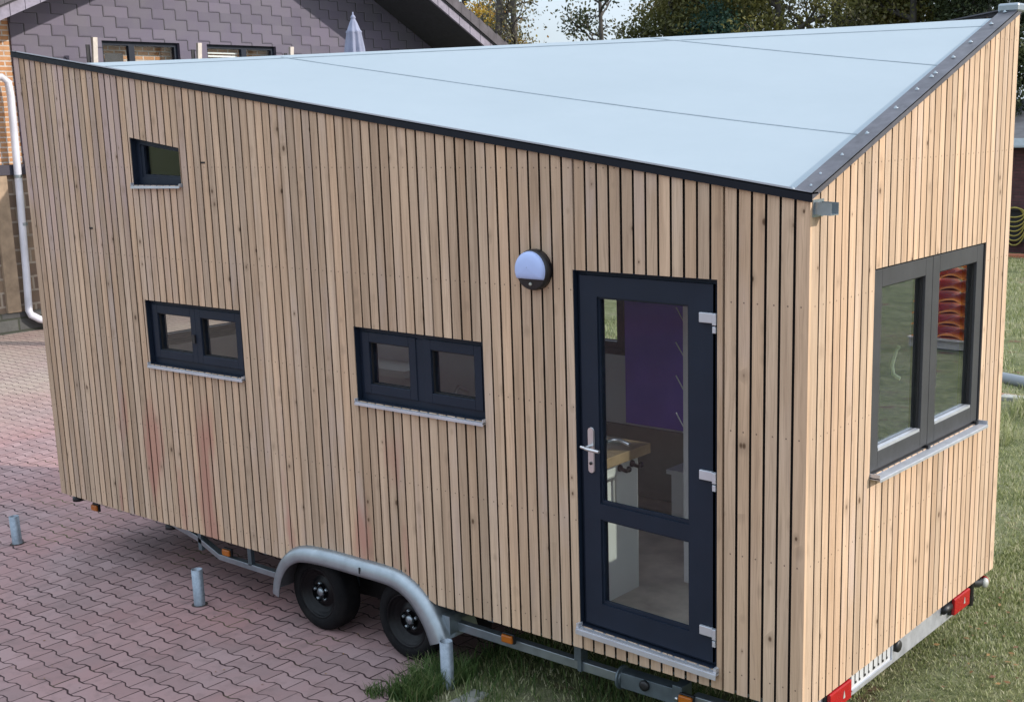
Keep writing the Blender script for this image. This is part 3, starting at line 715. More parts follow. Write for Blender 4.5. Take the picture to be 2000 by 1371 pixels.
rail([(-.68, -.15), (-.02, -.15)], .05, .08, .14)
for a, b in ((-6.6, -4.02), (-2.34, -.05)): P(MB().box((a, .04, -.014), (b, .09, .003)), 'cladding_rail', m_galv_d)
mp_ = None
for x, z, y in ((-4.615, -.125, .085), (-1.945, -.118, .075), (-.705, -.15, .065), (-6.27, -.075, .06)):
    if mp_ is None:
        m1 = MB(); m1.box((-.045, 0, -.03), (.045, .02, .03)); mp_ = m1.build('marker_lamp', m_black, bev=.004)
        m2 = MB(); m2.box((-.042, -.018, -.024), (.042, .001, .024)); ll = m2.build('lens', m_amber, mp_, bev=.008); o = mp_
    else: o = copy_tree(mp_)
    o.parent = HP; o.matrix_parent_inverse = HP.matrix_world.inverted(); o.location = (x, y, z)
for a, b in ((-6.66, -6.58), (-5.36, -5.31)): P(MB().lathe([(0, .0001), (0, .045), (.03, .045), (.04, .025), (.08, .025), (.08, .0001)], ((a+b)/2, .12, -.09), (0, 0, 1), 14), 'jack_pad', m_black)

# fender: swept skin
prof = [(.27, .0), (.06, .0), (.0, -.004), (-.035, -.018), (-.052, -.042), (-.056, -.085), (-.056, -.105), (-.050, -.105), (-.050, -.08), (-.045, -.046), (-.03, -.026), (.0, -.012), (.06, -.008), (.27, -.008)]
mb = MB(); fp = []
path = [(-3.985, -.235), (-3.965, -.15), (-3.92, -.05), (-3.85, .04), (-3.76, .105), (-3.65, .145), (-3.5, .163), (-3.3, .170), (-3.08, .170), (-2.86, .170), (-2.74, .158), (-2.64, .125), (-2.55, .07), (-2.475, -.005), (-2.415, -.09), (-2.383, -.155), (-2.362, -.205)]
path = [Vector((a, 0, b)) for a, b in path]
sm = []
for i in range(len(path)-1):
    p0, p1, p2, p3 = path[max(0, i-1)], path[i], path[i+1], path[min(len(path)-1, i+2)]
    for k_ in range(4):
        t = k_/4; sm.append(.5*((2*p1)+(-p0+p2)*t+(2*p0-5*p1+4*p2-p3)*t*t+(-p0+3*p1-3*p2+p3)*t**3))
sm.append(path[-1]); vs = []
for i, p in enumerate(sm):
    t = (sm[min(i+1, len(sm)-1)]-sm[max(0, i-1)]).normalized(); nn = Vector((-t.z, 0, t.x))
    for (y, hh) in prof: vs.append(p+nn*hh+Vector((0, y, 0)))
m_ = len(prof); fs = [(i*m_+j, i*m_+(j+1) % m_, (i+1)*m_+(j+1) % m_, (i+1)*m_+j) for i in range(len(sm)-1) for j in range(m_)]
mb.add(vs, fs, True); fen = P(mb, 'fender', m_galv)
g = MB(); g.box((-3.06, -.060, .085), (-3.052, -.052, .125)); sub(g, 'rivet', m_black, fen)

# wheels
RW = .262
def make_wheel(x, y, side):
    wh = P(MB().lathe([(0, .06), (.14, .06)], (x, y+side*.02, G+RW), (0, side, 0), 16), 'wheel', m_rim)
    ax = (0, side, 0); c = (x, y, G+RW)
    t = MB(); t.lathe([(.02, .170), (.006, .178), (0, .195), (.003, .225), (.018, .248), (.034, .260), (.05, .262), (.14, .262), (.165, .255), (.185, .225), (.19, .19), (.17, .17)], c, ax, 56)
    for k_ in range(3): t.lathe([(.060+k_*.035, .2635), (.064+k_*.035, .2635)], c, ax, 56)
    ty = sub(t, 'tyre', m_rubber, wh)
    r = MB(); r.lathe([(.014, .176), (.010, .171), (.012, .164), (.022, .160), (.028, .155), (.030, .148), (.044, .143), (.046, .135), (.054, .128), (.056, .118), (.066, .112), (.066, .105), (.050, .085), (.046, .070), (.048, .058), (.052, .04), (.052, .0001)], c, ax, 48)
    rm = sub(r, 'rim', m_rim, wh)
    h_ = MB(); h_.lathe([(.052, .032), (.038, .030), (.030, .024), (.028, .0001)], c, ax, 20); sub(h_, 'hub_cap', m_galv, wh)
    for k_ in range(5):
        a = 2*math.pi*k_/5+.4; b_ = MB(); b_.lathe([(.050, .013), (.034, .012), (.030, .006), (.030, .0001)], (x+.058*math.cos(a), y, G+RW+.058*math.sin(a)), ax, 8); sub(b_, 'wheel_bolt', m_galv, wh)
    return wh
for x in (-3.615, -2.775): make_wheel(x, .045, 1)
for x in (-3.615, -2.775): make_wheel(x, W-.045, -1)

# rear beam, lights, plate
mb = MB(); mb.prism([(-.03, .18, -.135), (-.03, 2.20, -.135), (-.03, 2.20, .0), (-.03, .18, .0)], (-.006, 0, 0)); mb.box((-.10, .18, -.141), (-.03, 2.20, -.135))
P(mb, 'rear_beam', m_bump)
def tail_lamp(y0, y1):
    mb = MB(); mb.box((-.035, y0, -.112), (-.008, y1, .0-.003)); t = P(mb, 'tail_lamp', m_black, bev=.006)
    g = MB(); g.box((-.010, y0+.004, -.108), (.012, y1-.004, -.006)); sub(g, 'lens', m_red, t, bev=.006)
    yc = (y0+y1)/2+.03; g = MB(); g.add([(.0135, yc-.012, -.072), (.0135, yc+.012, -.072), (.0135, yc, -.032)], [(0, 1, 2)]); g.prism([(.0125, yc-.010, -.075), (.0125, yc+.010, -.075), (.0125, yc, -.035)], (.002, 0, 0)); sub(g, 'reflector', m_wlens, t)
tail_lamp(.27, .515); tail_lamp(1.86, 2.105)
mb = MB(); mb.lathe([(0, .0001), (0, .024), (.10, .024), (.10, .0001)], (-.02, 1.76, -.05), (0, 1, 0), 16); P(mb, 'lamp_end', m_black)
mb = MB(); mb.box((-.022, .55, -.085), (-.010, 1.02, -.002)); pl = P(mb, 'number_plate', m_plate)
g = MB(); g.box((-.022, .54, -.092), (.0, 1.03, -.084)); g.box((-.022, 1.021, -.0835), (.0, 1.03, -.002)); sub(g, 'plate_frame', m_alu, pl)
for y, w_ in ((.585, .022), (.635, .016), (.69, .026), (.745, .014), (.80, .028), (.86, .018), (.91, .024), (.965, .016)):
    g = MB(); g.box((-.0095, y, -.066), (-.0080, y+w_*.35, -.002)); g.box((-.0095, y+w_*.35, -.066), (-.0080, y+w_, -.054)); sub(g, 'plate_mark', m_black, pl)
mb = MB(); mb.lathe([(0, .0001), (0, .034), (.022, .034), (.028, .028), (.028, .0001)], (-.02, 1.10, -.035), (1, 0, 0), 20); P(mb, 'socket', m_black)
mb = MB(); mb.tube([(-.02, 2.19, .0), (-.02, 2.19, -.15)], .020, 10); mb.tube([(-.02, 2.19, -.095), (-.02, 2.19, -.12)], .024, 10); P(mb, 'beam_end', m_hook)
mb = MB(); mb.tube([(-.03, 2.22, -.02), (-.02, 2.30, -.045), (-.02, 2.36, -.05)], .025, 10); arm = P(mb, 'clearance_lamp', m_black)
g = MB(); g.lathe([(0, .0001), (0, .032), (.012, .032), (.024, .026), (.03, .0001)], (-.005, 2.365, -.055), (1, 0, 0), 14); g2 = sub(g, 'front_lens', m_wlens, arm)
g = MB(); g.lathe([(0, .0001), (0, .034), (.012, .034), (.022, .028), (.028, .0001)], (-.02, 2.40, -.06), (0, 1, 0), 14); sub(g, 'rear_lens', m_red, arm)

# ------------------------------------------------------------------ GROUND
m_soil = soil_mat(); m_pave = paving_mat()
gm = MB(); gm.add([(-400, -300, G-.03), (400, -300, G-.03), (400, 700, G-.03), (-400, 700, G-.03)], [(0, 1, 2, 3)]); tag(gm.build('ground', m_soil), kind='structure')
# lawn: gently uneven sheet
n1, n2 = 70, 120; vs = []
for i in range(n1+1):
    for j in range(n2+1):
        y = -1.3+29.3*j/n2
        x = -2.46+13*(i/n1) if y < 9.0 else -12+22.5*(i/n1)
        vs.append((x, y, G+.004+.018*math.sin(x*1.7+y*.9)*math.sin(y*1.3-x*.4)*min(1, max(0, (x+2.3)))))
fs = [(i*(n2+1)+j, (i+1)*(n2+1)+j, (i+1)*(n2+1)+j+1, i*(n2+1)+j+1) for i in range(n1) for j in range(n2)]
gm = MB(); gm.add(vs, fs, True); lawn = gm.build('lawn', m_soil); tag(lawn, kind='structure')
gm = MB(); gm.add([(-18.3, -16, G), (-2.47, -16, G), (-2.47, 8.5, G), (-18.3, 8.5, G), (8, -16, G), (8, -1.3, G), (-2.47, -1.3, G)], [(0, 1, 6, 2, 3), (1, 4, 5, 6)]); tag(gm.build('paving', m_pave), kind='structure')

# grass blades (numpy): one sheet of tufts
m_grass = leaf_mat('grass blades', [(.09, .115, .04), (.21, .245, .085), (.34, .355, .17), (.47, .46, .29), (.60, .54, .38)], .3)
def blades(name, P0, hmin, hmax, wid, label, lean=.6, dark=0, spread=1.0, kind='stuff', cat='grass', mat=None):
    n = len(P0); ang = rng.uniform(0, 2*np.pi, n); hh = rng.uniform(hmin, hmax, n); le = rng.uniform(.1, lean, n)*hh; la = rng.uniform(0, 2*np.pi, n)
    dx, dy = np.cos(ang)*wid/2, np.sin(ang)*wid/2; bx, by = np.cos(la)*le, np.sin(la)*le
    V = np.zeros((n, 5, 3))
    V[:, 0] = P0+np.c_[dx, dy, dx*0]; V[:, 1] = P0-np.c_[dx, dy, dx*0]
    V[:, 2] = P0+np.c_[bx*.35-dx*.7, by*.35-dy*.7, hh*.6]; V[:, 3] = P0+np.c_[bx*.35+dx*.7, by*.35+dy*.7, hh*.6]
    V[:, 4] = P0+np.c_[bx, by, hh*.98]
    me = bpy.data.meshes.new(name); b = np.arange(n)*5
    loops = np.stack([b, b+1, b+2, b+3, b+3, b+2, b+4], 1).ravel()
    st = np.stack([np.arange(n)*7, np.arange(n)*7+4], 1).ravel(); 
    me.vertices.add(n*5); me.vertices.foreach_set('co', V.ravel()); me.loops.add(n*7); me.loops.foreach_set('vertex_index', loops)
    me.polygons.add(n*2); me.polygons.foreach_set('loop_start', st)
    rv = np.clip(rng.beta(1.6, 1.9, n)*spread-dark+.10*np.sin(P0[:, 0]*6.1+np.sin(P0[:, 1]*5))*np.sin(P0[:, 1]*6.7), 0, 1); c = np.zeros((n, 7, 4)); c[:, :, 0] = rv[:, None]; c[:, :, 3] = 1
    me.update(calc_edges=True); at = me.color_attributes.new('rnd', 'FLOAT_COLOR', 'CORNER'); at.data.foreach_set('color', c.ravel())
    me.materials.append(mat or m_grass); me.validate(); o = bpy.data.objects.new(name, me); COL.objects.link(o)
    return tag(o, label, cat, kind=kind)
def patchy(x, y): return np.sin(x*2.1+np.sin(y*1.7))*np.sin(y*1.9+np.sin(x*1.3)*1.5)+.5*np.sin(x*5.1+y*3.3)
def scatter(n, x0, x1, y0, y1, thr=-1.2, z=G+.002):
    x = rng.uniform(x0, x1, n); y = rng.uniform(y0, y1, n); keep = patchy(x, y)+rng.normal(0, .35, n) > thr
    x, y = x[keep], y[keep]; return np.c_[x, y, np.full(len(x), z)]
near = np.concatenate([scatter(110000, -.5, 2.2, .6, 6.5, -.95), scatter(45000, -2.3, .2, 2.2, 9.5, -.8), scatter(20000, -2.4, 2.5, -1.2, .9, -.6)])
blades('grass', near, .014, .045, .0075, 'short mossy grass growing over the whole lawn beside the trailer', lean=.9)
far = scatter(60000, -10, 0, 9.2, 24, -.7); blades('grass', far, .03, .09, .012, 'rough grass on the far lawn behind the tiny house', lean=.8)
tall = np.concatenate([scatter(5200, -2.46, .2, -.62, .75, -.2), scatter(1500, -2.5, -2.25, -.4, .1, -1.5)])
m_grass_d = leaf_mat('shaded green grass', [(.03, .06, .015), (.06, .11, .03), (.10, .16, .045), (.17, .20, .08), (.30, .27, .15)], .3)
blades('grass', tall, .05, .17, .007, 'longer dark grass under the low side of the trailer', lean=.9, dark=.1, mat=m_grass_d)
tall2 = scatter(5000, -3.0, -1.6, 7.2, 9.2, -.3); blades('grass', tall2, .08, .22, .009, 'pale dry tussocks beside the grey pipe', lean=.9)
tall2 = None

def tuft(x, y, n, r, hh, label, dry=0):
    a = rng.uniform(0, 6.28, n); q = rng.uniform(0, 1, n)**.7*r; Pp = np.c_[x+np.cos(a)*q, y+np.sin(a)*q, np.full(n, G+.002)]
    o = blades('grass_tuft', Pp, hh*.4, hh, .006, label, lean=1.1, mat=m_grass_d, kind=None, cat='grass tuft', dark=-dry, spread=.9)
    return o
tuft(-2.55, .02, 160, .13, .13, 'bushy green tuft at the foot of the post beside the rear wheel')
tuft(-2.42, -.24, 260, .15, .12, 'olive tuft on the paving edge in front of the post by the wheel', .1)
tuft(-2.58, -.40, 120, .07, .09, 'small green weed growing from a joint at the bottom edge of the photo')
# dry stalks by the rear wheel
mb = MB()
for i in range(9):
    a = random.uniform(0, 6.28); b0_ = Vector((-2.42+random.uniform(-.05, .05), .0+random.uniform(-.06, .04), G)); ln_ = random.uniform(.22, .42); dr = Vector((-abs(math.cos(a))*.8, math.sin(a)*.5-.1, .55)).normalized()
    pts = [b0_+dr*ln_*t-Vector((0, 0, .18*ln_*t*t*1.5)) for t in (0, .3, .6, 1)]; mb.tube(pts, [.0016, .0014, .001, .0005], 4)
tag(mb.build('dry_stalks', basic('dry straw', (.38, .32, .22), .8)), 'thin pale dry stalks leaning over the paving beside the rear wheel', 'weed')

def litter(name, pts, size, label, mat):
    n = len(pts); V = []; F = []
    for i, p in enumerate(pts):
        a = random.uniform(0, 6.28); s1 = size*random.uniform(.5, 1.2); t_ = random.uniform(-.4, .4)
        for (u_, v_) in ((-1, 0), (-.2, -.5), (1, 0), (-.2, .5)):
            V.append((p[0]+s1*(u_*math.cos(a)-v_*math.sin(a)), p[1]+s1*(u_*math.sin(a)+v_*math.cos(a)), p[2]+s1*t_*v_+abs(s1*t_)*.5))
        F.append(tuple(range(i*4, i*4+4)))
    m_ = MB(); m_.add(V, F); rv = [(random.random(), 0, 0) for _ in F]
    tag(m_.build(name, mat, rnd=rv), label, 'fallen leaves', kind='stuff')
m_litter = leaf_mat('fallen leaves', [(.10, .05, .025), (.20, .10, .04), (.26, .16, .06), (.15, .06, .035)], .1)
litter('fallen_leaves', [tuple(p) for p in np.concatenate([scatter(420, -.2, 2.2, .8, 6.5, -.3, G+.03), scatter(300, -4, .5, 6.5, 20, -.5, G+.04)])], .022, 'brown fallen leaves scattered over the lawn', m_litter)
litter('leaf_crumbs', [(random.uniform(-9, -2.6), random.uniform(-2.6, .6), G+.004) for _ in range(170)], .010, 'tiny leaf crumbs lying on the red paving', m_litter)
# kerb stone in the grass
mb = MB(); mb.box((-2.14, -.34, G-.03), (-2.02, -.02, G+.022)); ks = mb.build('kerb_stone', basic('weathered concrete', (.23, .23, .21), .9, 0, .25, 12, .4, dirt=(.10, .12, .07)), bev=.012)
tag(ks, 'grey concrete edging stone half sunk in the grass near the third post', 'edging stone')

# ------------------------------------------------------------------ posts
def post(x, y, hh, label, rotz, lean):
    mb = MB(); s = .030; n = 20
    mb.lathe([(-.05, .0395), (hh, .0395), (hh, .0355), (hh-.03, .0355), (hh-.03, .0001)], (0, 0, 0), (0, 0, 1), n)
    t = thing('steel_post', (x, y, G), label, 'post', 'galvanised posts set in the paving')
    o = mb.build('tube', m_galv_post, t); b = MB(); b.lathe([(.0, .040), (.004, .052), (.0, .058)], (0, 0, .002), (0, 0, 1), n); b.build('base_gap', m_joint, t)
    t.rotation_euler = (lean[0], lean[1], rotz); return t
m_galv_post = basic('spangled galvanised pipe', (.25, .29, .335), .45, .5, .2, 40, .1)
m_joint = basic('dark joint sand', (.05, .035, .03), 1)
post(-7.10, -.19, .235, 'galvanised post at the far left edge, leaning slightly', .2, (.0, -.03))
post(-4.68, -.135, .265, 'galvanised post in front of the front wheel', .9, (0, 0))
post(-2.295, -.085, .30, 'galvanised post with grass at its foot beside the rear fender end', .4, (0, .0))

# ------------------------------------------------------------------ GABLE HOUSE (left background)
m_sh = shingle_mat()
m_brick = brick_mat('buff brick', (.46, .215, .095), (.55, .31, .16), (.60, .55, .50), .24, .083, .014)
m_stone = brick_mat('rough sandstone blocks', (.15, .10, .075), (.25, .175, .115), (.36, .30, .24), .44, .235, .022, .37, dirt=(.11, .09, .075))
m_plinth = brick_mat('dark plinth stone', (.06, .06, .06), (.12, .12, .11), (.04, .045, .03), .5, .22, .02, .4)
m_tile = basic('dark roof tile', (.085, .075, .085), .8, 0, .3, 4, .3)
m_verge = basic('grey verge slates', (.22, .20, .25), .7, 0, .2, 9, .1)
m_soffit = basic('dark stained soffit', (.03, .03, .035), .8)
FX, Y0, YR, Y1 = -18.1, 6.25, 11.40, 18.8
PK = 7.22                    # underside of the ridge; the two slopes differ in pitch
SLP = {-1: .426, 1: .543}; EXT = {-1: 6.7, 1: 8.3}
gh = thing('gable_house', (-21, 12.5, G), 'large house with a grey shingled gable and deep roof overhang behind the tiny house', 'house')
def GP(mb, name, mat, parent=None, **kw):
    bpy.context.view_layer.update(); p = parent or gh; o = mb.build(name, mat, None, **kw); o.parent = p; o.matrix_parent_inverse = p.matrix_world.inverted(); return o
gz = lambda y: PK-SLP[-1 if y < YR else 1]*abs(y-YR)
# gable wall with two window holes
wins = [(7.94, 9.56, 3.3, 4.455), (10.17, 11.83, 3.3, 4.455)]
mb = MB(); ys = sorted({Y0, Y1, YR, *[q for w_ in wins for q in w_[:2]]})
for a, b in zip(ys, ys[1:]):
    segs = [(2.37, None)]
    hole = [w_ for w_ in wins if w_[0] <= (a+b)/2 <= w_[1]]
    if hole: segs = [(2.37, hole[0][2]), (hole[0][3], None)]
    for lo, hi in segs:
        za, zb = (hi, hi) if hi else (gz(a)+.0, gz(b)+.0)
        mb.prism([(FX, a, lo), (FX, b, lo), (FX, b, zb), (FX, a, za)], (-.3, 0, 0))
GP(mb, 'gable_wall', m_sh)
mb = MB(); mb.box((FX-.32, 5.0, 2.37), (FX-.04, Y0-.002, gz(Y0)+.4)); GP(mb, 'brick_pier', m_brick)
mb = MB(); mb.box((FX-.35, 4.2, G+.35), (FX+.03, 19.3, 2.2)); GP(mb, 'stone_wall', m_stone)
mb = MB(); mb.box((FX-.35, 4.1, G-.1), (FX+.06, 19.3, G+.349)); GP(mb, 'plinth', m_plinth)
mb = MB(); mb.box((FX-.2, 4.6, 2.2), (FX+.09, 19.2, 2.368)); mb.box((FX-.2, 6.38, 1.75), (FX+.16, 6.8, 2.198)); GP(mb, 'ledge', basic('dark ledge', (.035, .03, .045), .6))
mb = MB(); mb.box((FX+.031, 5.62, G+.36), (FX+.09, 5.86, 2.19)); GP(mb, 'stone_pilaster', basic('light sandstone', (.30, .22, .15), .9, 0, .25, 5, .3))
mb = MB(); mb.box((FX-10, Y0+.3, G), (FX-.36, Y1-.3, 4.6)); GP(mb, 'house_body', m_brick)
# roof with overhang towards us
XO = -16.6
mb = MB()
for sgn in (-1, 1):
    ye = YR+sgn*(EXT[sgn]); ze = PK-SLP[sgn]*(EXT[sgn])
    mb.prism([(XO, YR, PK+.02), (XO, ye, ze+.02), (XO, ye, ze+.24), (XO, YR, PK+.26)], (-12.5, 0, 0))
rf = GP(mb, 'roof', m_tile)
mb = MB()
for sgn in (-1, 1):
    ye = YR+sgn*(EXT[sgn]+.05); ze = PK-SLP[sgn]*(EXT[sgn]+.05); nseg = 26
    for i in range(nseg):
        t0, t1 = i/nseg, (i+.96)/nseg; ya, yb = YR+(ye-YR)*t0, YR+(ye-YR)*t1; za, zb = PK+(ze-PK)*t0, PK+(ze-PK)*t1
        mb.prism([(XO+.06, ya, za-.03), (XO+.06, yb, zb-.03), (XO+.06, yb, zb+.16), (XO+.06, ya, za+.16)], (-.05, 0, 0))
GP(mb, 'verge', m_verge, rf)
mb = MB()
for sgn in (-1, 1):
    ye = YR+sgn*(EXT[sgn]+.05); ze = PK-SLP[sgn]*(EXT[sgn]+.05)
    mb.prism([(XO+.09, YR, PK+.16), (XO+.09, ye, ze+.16), (XO+.09, ye, ze+.19), (XO+.09, YR, PK+.19)], (-.1, 0, 0))
GP(mb, 'verge_shadow_gap', m_soffit, rf)
mb = MB()
for sgn in (-1, 1):
    ye = YR+sgn*(EXT[sgn]+.05); ze = PK-SLP[sgn]*(EXT[sgn]+.05); 
    for i in range(30):
        t0, t1 = i/30, (i+.98)/30; ya, yb = YR+(ye-YR)*t0, YR+(ye-YR)*t1; za, zb = PK+(ze-PK)*t0, PK+(ze-PK)*t1
        mb.prism([(XO+.12, ya, za+.19), (XO+.12, yb, zb+.19), (XO+.12, yb, zb+.40), (XO+.12, ya, za+.44)], (-.4, 0, 0))
GP(mb, 'verge_tile', m_tile, rf)
mb = MB()
for sgn in (-1, 1):
    ye = YR+sgn*(EXT[sgn]-.05); ze = PK-SLP[sgn]*(EXT[sgn]-.05)
    mb.prism([(XO, YR, PK-.02), (XO, ye, ze-.02), (XO, ye, ze+.015), (XO, YR, PK+.015)], (FX-XO+.02, 0, 0))
GP(mb, 'soffit', m_soffit, rf)
for k_, (a, b, lo, hi) in enumerate(wins):
    mb = MB(); ff = lambda u, v, dd, a=a, lo=lo: (FX-dd, a+u, lo+v); w_, h_ = b-a, hi-lo
    frame(mb, ff, 0, 0, w_, h_, .07, .08, .16); mid = w_*(.36 if k_ == 0 else .52); mb.box((mid, .07, .08), (mid+.12, h_-.07, .16), ff)
    wn_ = GP(mb, 'window', m_pvc)
    g = MB(); g.box((.07, .07, .12), (w_-.07, h_-.07, .13), ff); GP(g, 'pane', m_glass, wn_)
    g = MB(); 
    if k_ == 1:
        for i in range(14): g.box((.1, h_-.16-i*.06, .2), (mid-.02, h_-.13-i*.06, .215), ff)
    else: g.box((.16, .1, .2), (mid-.05, h_-.2, .21), ff)
    GP(g, 'blind', m_white if k_ else m_soffit, wn_)
# downpipe
m_zinc = basic('pale painted downpipe', (.62, .62, .68), .4, .1, .12, 4)
mb = MB(); X_ = FX+.16
mb.tube([(X_-.1, 5.70, 3.78), (X_, 5.93, 3.80), (X_, 6.03, 3.72), (X_, 6.05, 3.5), (X_, 6.02, 2.0), (X_, 5.98, .6), (X_, 5.95, -.10), (X_+.02, 5.97, -.17), (X_+.05, 6.10, -.26), (X_+.1, 6.45, -.40)], .062, 16)
dp = GP(mb, 'downpipe', m_zinc)
mb = MB()
for z in (2.15, 1.35): mb.tube([(X_, 6.02, z), (X_, 6.02, z+.05)], .07, 14)
GP(mb, 'pipe_clip', m_galv, dp)

# stakes in front of the windows
m_stake = basic('bleached timber', (.52, .47, .42), .8, 0, .15, 10)
for i, (y, z, hh, lab) in enumerate([(7.43, 4.46, .9, 'pale wooden stake left of the first gable window'), (9.57, 4.43, .8, 'pale wooden stake between the two gable windows'), (11.74, 4.42, .8, 'pale wooden stake right of the second gable window')]):
    t = thing('wooden_stake', (-17.6, y, z-hh), lab, 'stake', 'pale stakes on the flat roof before the gable')
    mb = MB(); mb.prism([(-.03, -.045, 0), (.03, -.045, 0), (.03, .045, 0), (-.03, .045, 0)], (.02, .05, hh)); mb.build('shaft', m_stake, t, bev=.006)
    b = MB(); b.box((-.05, -.09, hh-.42), (-.0305, -.02, hh-.12)); b.build('bracket', m_soffit, t)
# balcony slab carrying stakes and parasol
mb = MB(); mb.box((-18.05, 7.0, 3.18), (-12.2, 15.5, 3.3)); mb.box((-18.0, 7.0, 3.0), (-12.3, 7.2, 3.18)); bl = thing('roof_terrace', (-15, 11, G), 'flat roof terrace in front of the shingled gable', 'terrace')
o = mb.build('slab', basic('terrace concrete', (.2, .2, .2), .9)); o.parent = bl; o.matrix_parent_inverse = bl.matrix_world.inverted()
mb = MB(); [mb.box((x, y, G), (x+.25, y+.25, 3.0)) for x in (-17.9, -12.7) for y in (7.2, 15.1)]; o = mb.build('column', m_brick); o.parent = bl; o.matrix_parent_inverse = bl.matrix_world.inverted()

# ---- parasol (closed)
m_cloth = basic('pale grey blue parasol cloth', (.24, .26, .36), .85, 0, .12, 6)
pb = thing('parasol', (-12.74, 9.03, 3.3), 'closed pale grey parasol standing in front of the dark gable', 'parasol')
mb = MB(); n = 40; vs = []; prof_ = [(.30, .155), (.5, .152), (.75, .135), (.98, .108), (1.0, .118), (1.03, .095), (1.13, .062), (1.2, .03)]
for hh, r in prof_:
    for j in range(n):
        a = 2*math.pi*j/n; rr_ = r*(1+.22*math.cos(8*a+hh*1.5)*min(1, (1.22-hh)*2.5)); vs.append((rr_*math.cos(a), rr_*math.sin(a), hh))
mb.add(vs, [(i*n+j, i*n+(j+1) % n, (i+1)*n+(j+1) % n, (i+1)*n+j) for i in range(len(prof_)-1) for j in range(n)], True); mb.build('canopy', m_cloth, pb)
MB().tube([(0, 0, 0), (0, 0, 1.2)], .02, 10).build('pole', m_galv, pb)
MB().lathe([(1.19, .032), (1.215, .042), (1.24, .03), (1.26, .012), (1.30, .010), (1.30, .0001)], (0, 0, 0), (0, 0, 1), 16).build('finial', m_cloth, pb)
MB().lathe([(0, .0001), (0, .25), (.05, .25), (.07, .06), (.07, .0001)], (0, 0, 0), (0, 0, 1), 24).build('base', m_soffit, pb)

# ------------------------------------------------------------------ right background: shed, hose, pipe
m_shed = brick_mat('purple brown shed brick', (.09, .035, .04), (.12, .05, .055), (.07, .045, .045), .25, .08, .01, axis='XZ')
sh = thing('shed', (-9, 26, G), 'low brown shed with a pale metal roof edge behind the lawn', 'shed')
def SP(mb, name, mat, **kw):
    bpy.context.view_layer.update(); o = mb.build(name, mat, None, **kw); o.parent = sh; o.matrix_parent_inverse = sh.matrix_world.inverted(); return o
SP(MB().box((-14, 25.05, G), (-4.5, 28, 1.98)), 'wall', m_shed)
mb = MB(); mb.prism([(-14.3, 24.8, 2.06), (-14.3, 28.4, 3.0), (-14.3, 28.4, 3.1), (-14.3, 24.8, 2.16)], (10.2, 0, 0)); SP(mb, 'roof', basic('grey slate roof', (.11, .11, .12), .7, 0, .25, 3, .3))
mb = MB(); mb.box((-14.35, 24.68, 2.02), (-4.05, 24.80, 2.19)); mb.box((-14.35, 24.70, 1.985), (-4.05, 24.76, 2.02)); SP(mb, 'gutter', basic('pale zinc gutter', (.55, .62, .70), .4, .4))
hs = thing('hose_reel', (-7.75, 24.85, G), 'yellow garden hose looped on the shed wall', 'hose')
m_hose = basic('yellow hose', (.33, .27, .06), .5)
hc = Vector((0, 0, 0))
for i in range(7):
    mb = MB(); pts = []; rx, rz_ = .26+.015*math.sin(i*2.1), .44-.055*i
    for k_ in range(33):
        a = 2*math.pi*k_/32; pts.append((rx*math.sin(a), -.03-.02*i, .98-rz_*1.0+rz_*math.cos(a)+.10))
    mb.tube(pts, .017, 6, cap=False); mb.build('hose_loop', m_hose, hs)
MB().box((-.25, 0, .28), (.22, .16, 1.02)).build('reel_recess', m_soffit, hs)
mb = MB(); mb.box((-9.6, 24.0, G), (-5.4, 24.35, G+.06)); tag(mb.build('brick_edging', basic('orange red brick', (.38, .13, .07), .9, 0, .3, 8, .3)), 'row of orange red bricks along the foot of the shed', 'brick edging')
mb = MB(); mb.tube([(-6.5, 11.55, G+.05), (-2.66, 10.27, G+.055), (-1.2, 9.75, G+.05)], .075, 18); tag(mb.build('drain_pipe', basic('grey plastic pipe', (.22, .24, .26), .45, 0, .1, 5)), 'grey plastic pipe lying on the lawn behind the tiny house', 'pipe')
mb = MB()
for i in range(9): mb.box((-3.4+i*.32+random.uniform(-.02, .02), 8.95+i*.11, G-.03), (-3.4+i*.32+.29, 9.13+i*.11, G+.045+random.uniform(-.01, .01)))
tag(mb.build('stone_edging', basic('pale edging stones', (.30, .30, .27), .9, 0, .25, 8, .3), bev=.01), 'curving row of pale edging stones in the grass before the pipe', 'edging')
mb = MB(); 
for i in range(5): mb.box((-3.6+i*.5, 9.45+random.uniform(-.05, .05), G), (-3.15+i*.5, 9.62, G+.02))
tag(mb.build('loose_boards', basic('reddish old boards', (.30, .16, .11), .9, 0, .3, 9)), 'reddish boards lying in the grass beside the pipe', 'boards')

# pallet of roof tiles standing on the lawn (mirrored in the end window)
tp = thing('tile_pallet', (4.1, 12.6, G), 'stack of orange roof tiles mirrored in the end window', 'tile stack')
m_pan = basic('orange clay tile', (.85, .27, .06), .5, 0, .25, 6)
mb = MB(); [mb.box((-.6, y-.05, 0), (.6, y+.05, .12)) for y in (-.4, 0, .4)]; mb.box((-.6, -.5, .12), (.6, .5, .14)); mb.build('pallet', m_stake, tp)
for r_ in range(9):
    mb = MB()
    for c_ in range(3):
        for q in range(1): 
            pts = [(-.55+c_*.38+.36*i/8, .06*math.sin(math.pi*i/8)+0.0) for i in range(9)]
            poly = [(a, -.45, .15+r_*.17+b) for a, b in pts]+[(a, -.45, .13+r_*.17+b) for a, b in reversed(pts)]
            mb.prism(poly, (0, .9, .02))
            mb.box((-.55+c_*.38+.02, -.40, .15+r_*.17-.01), (-.55+c_*.38+.34, .4, .15+r_*.17+.0))
    mb.build('tile_row', m_pan, tp)

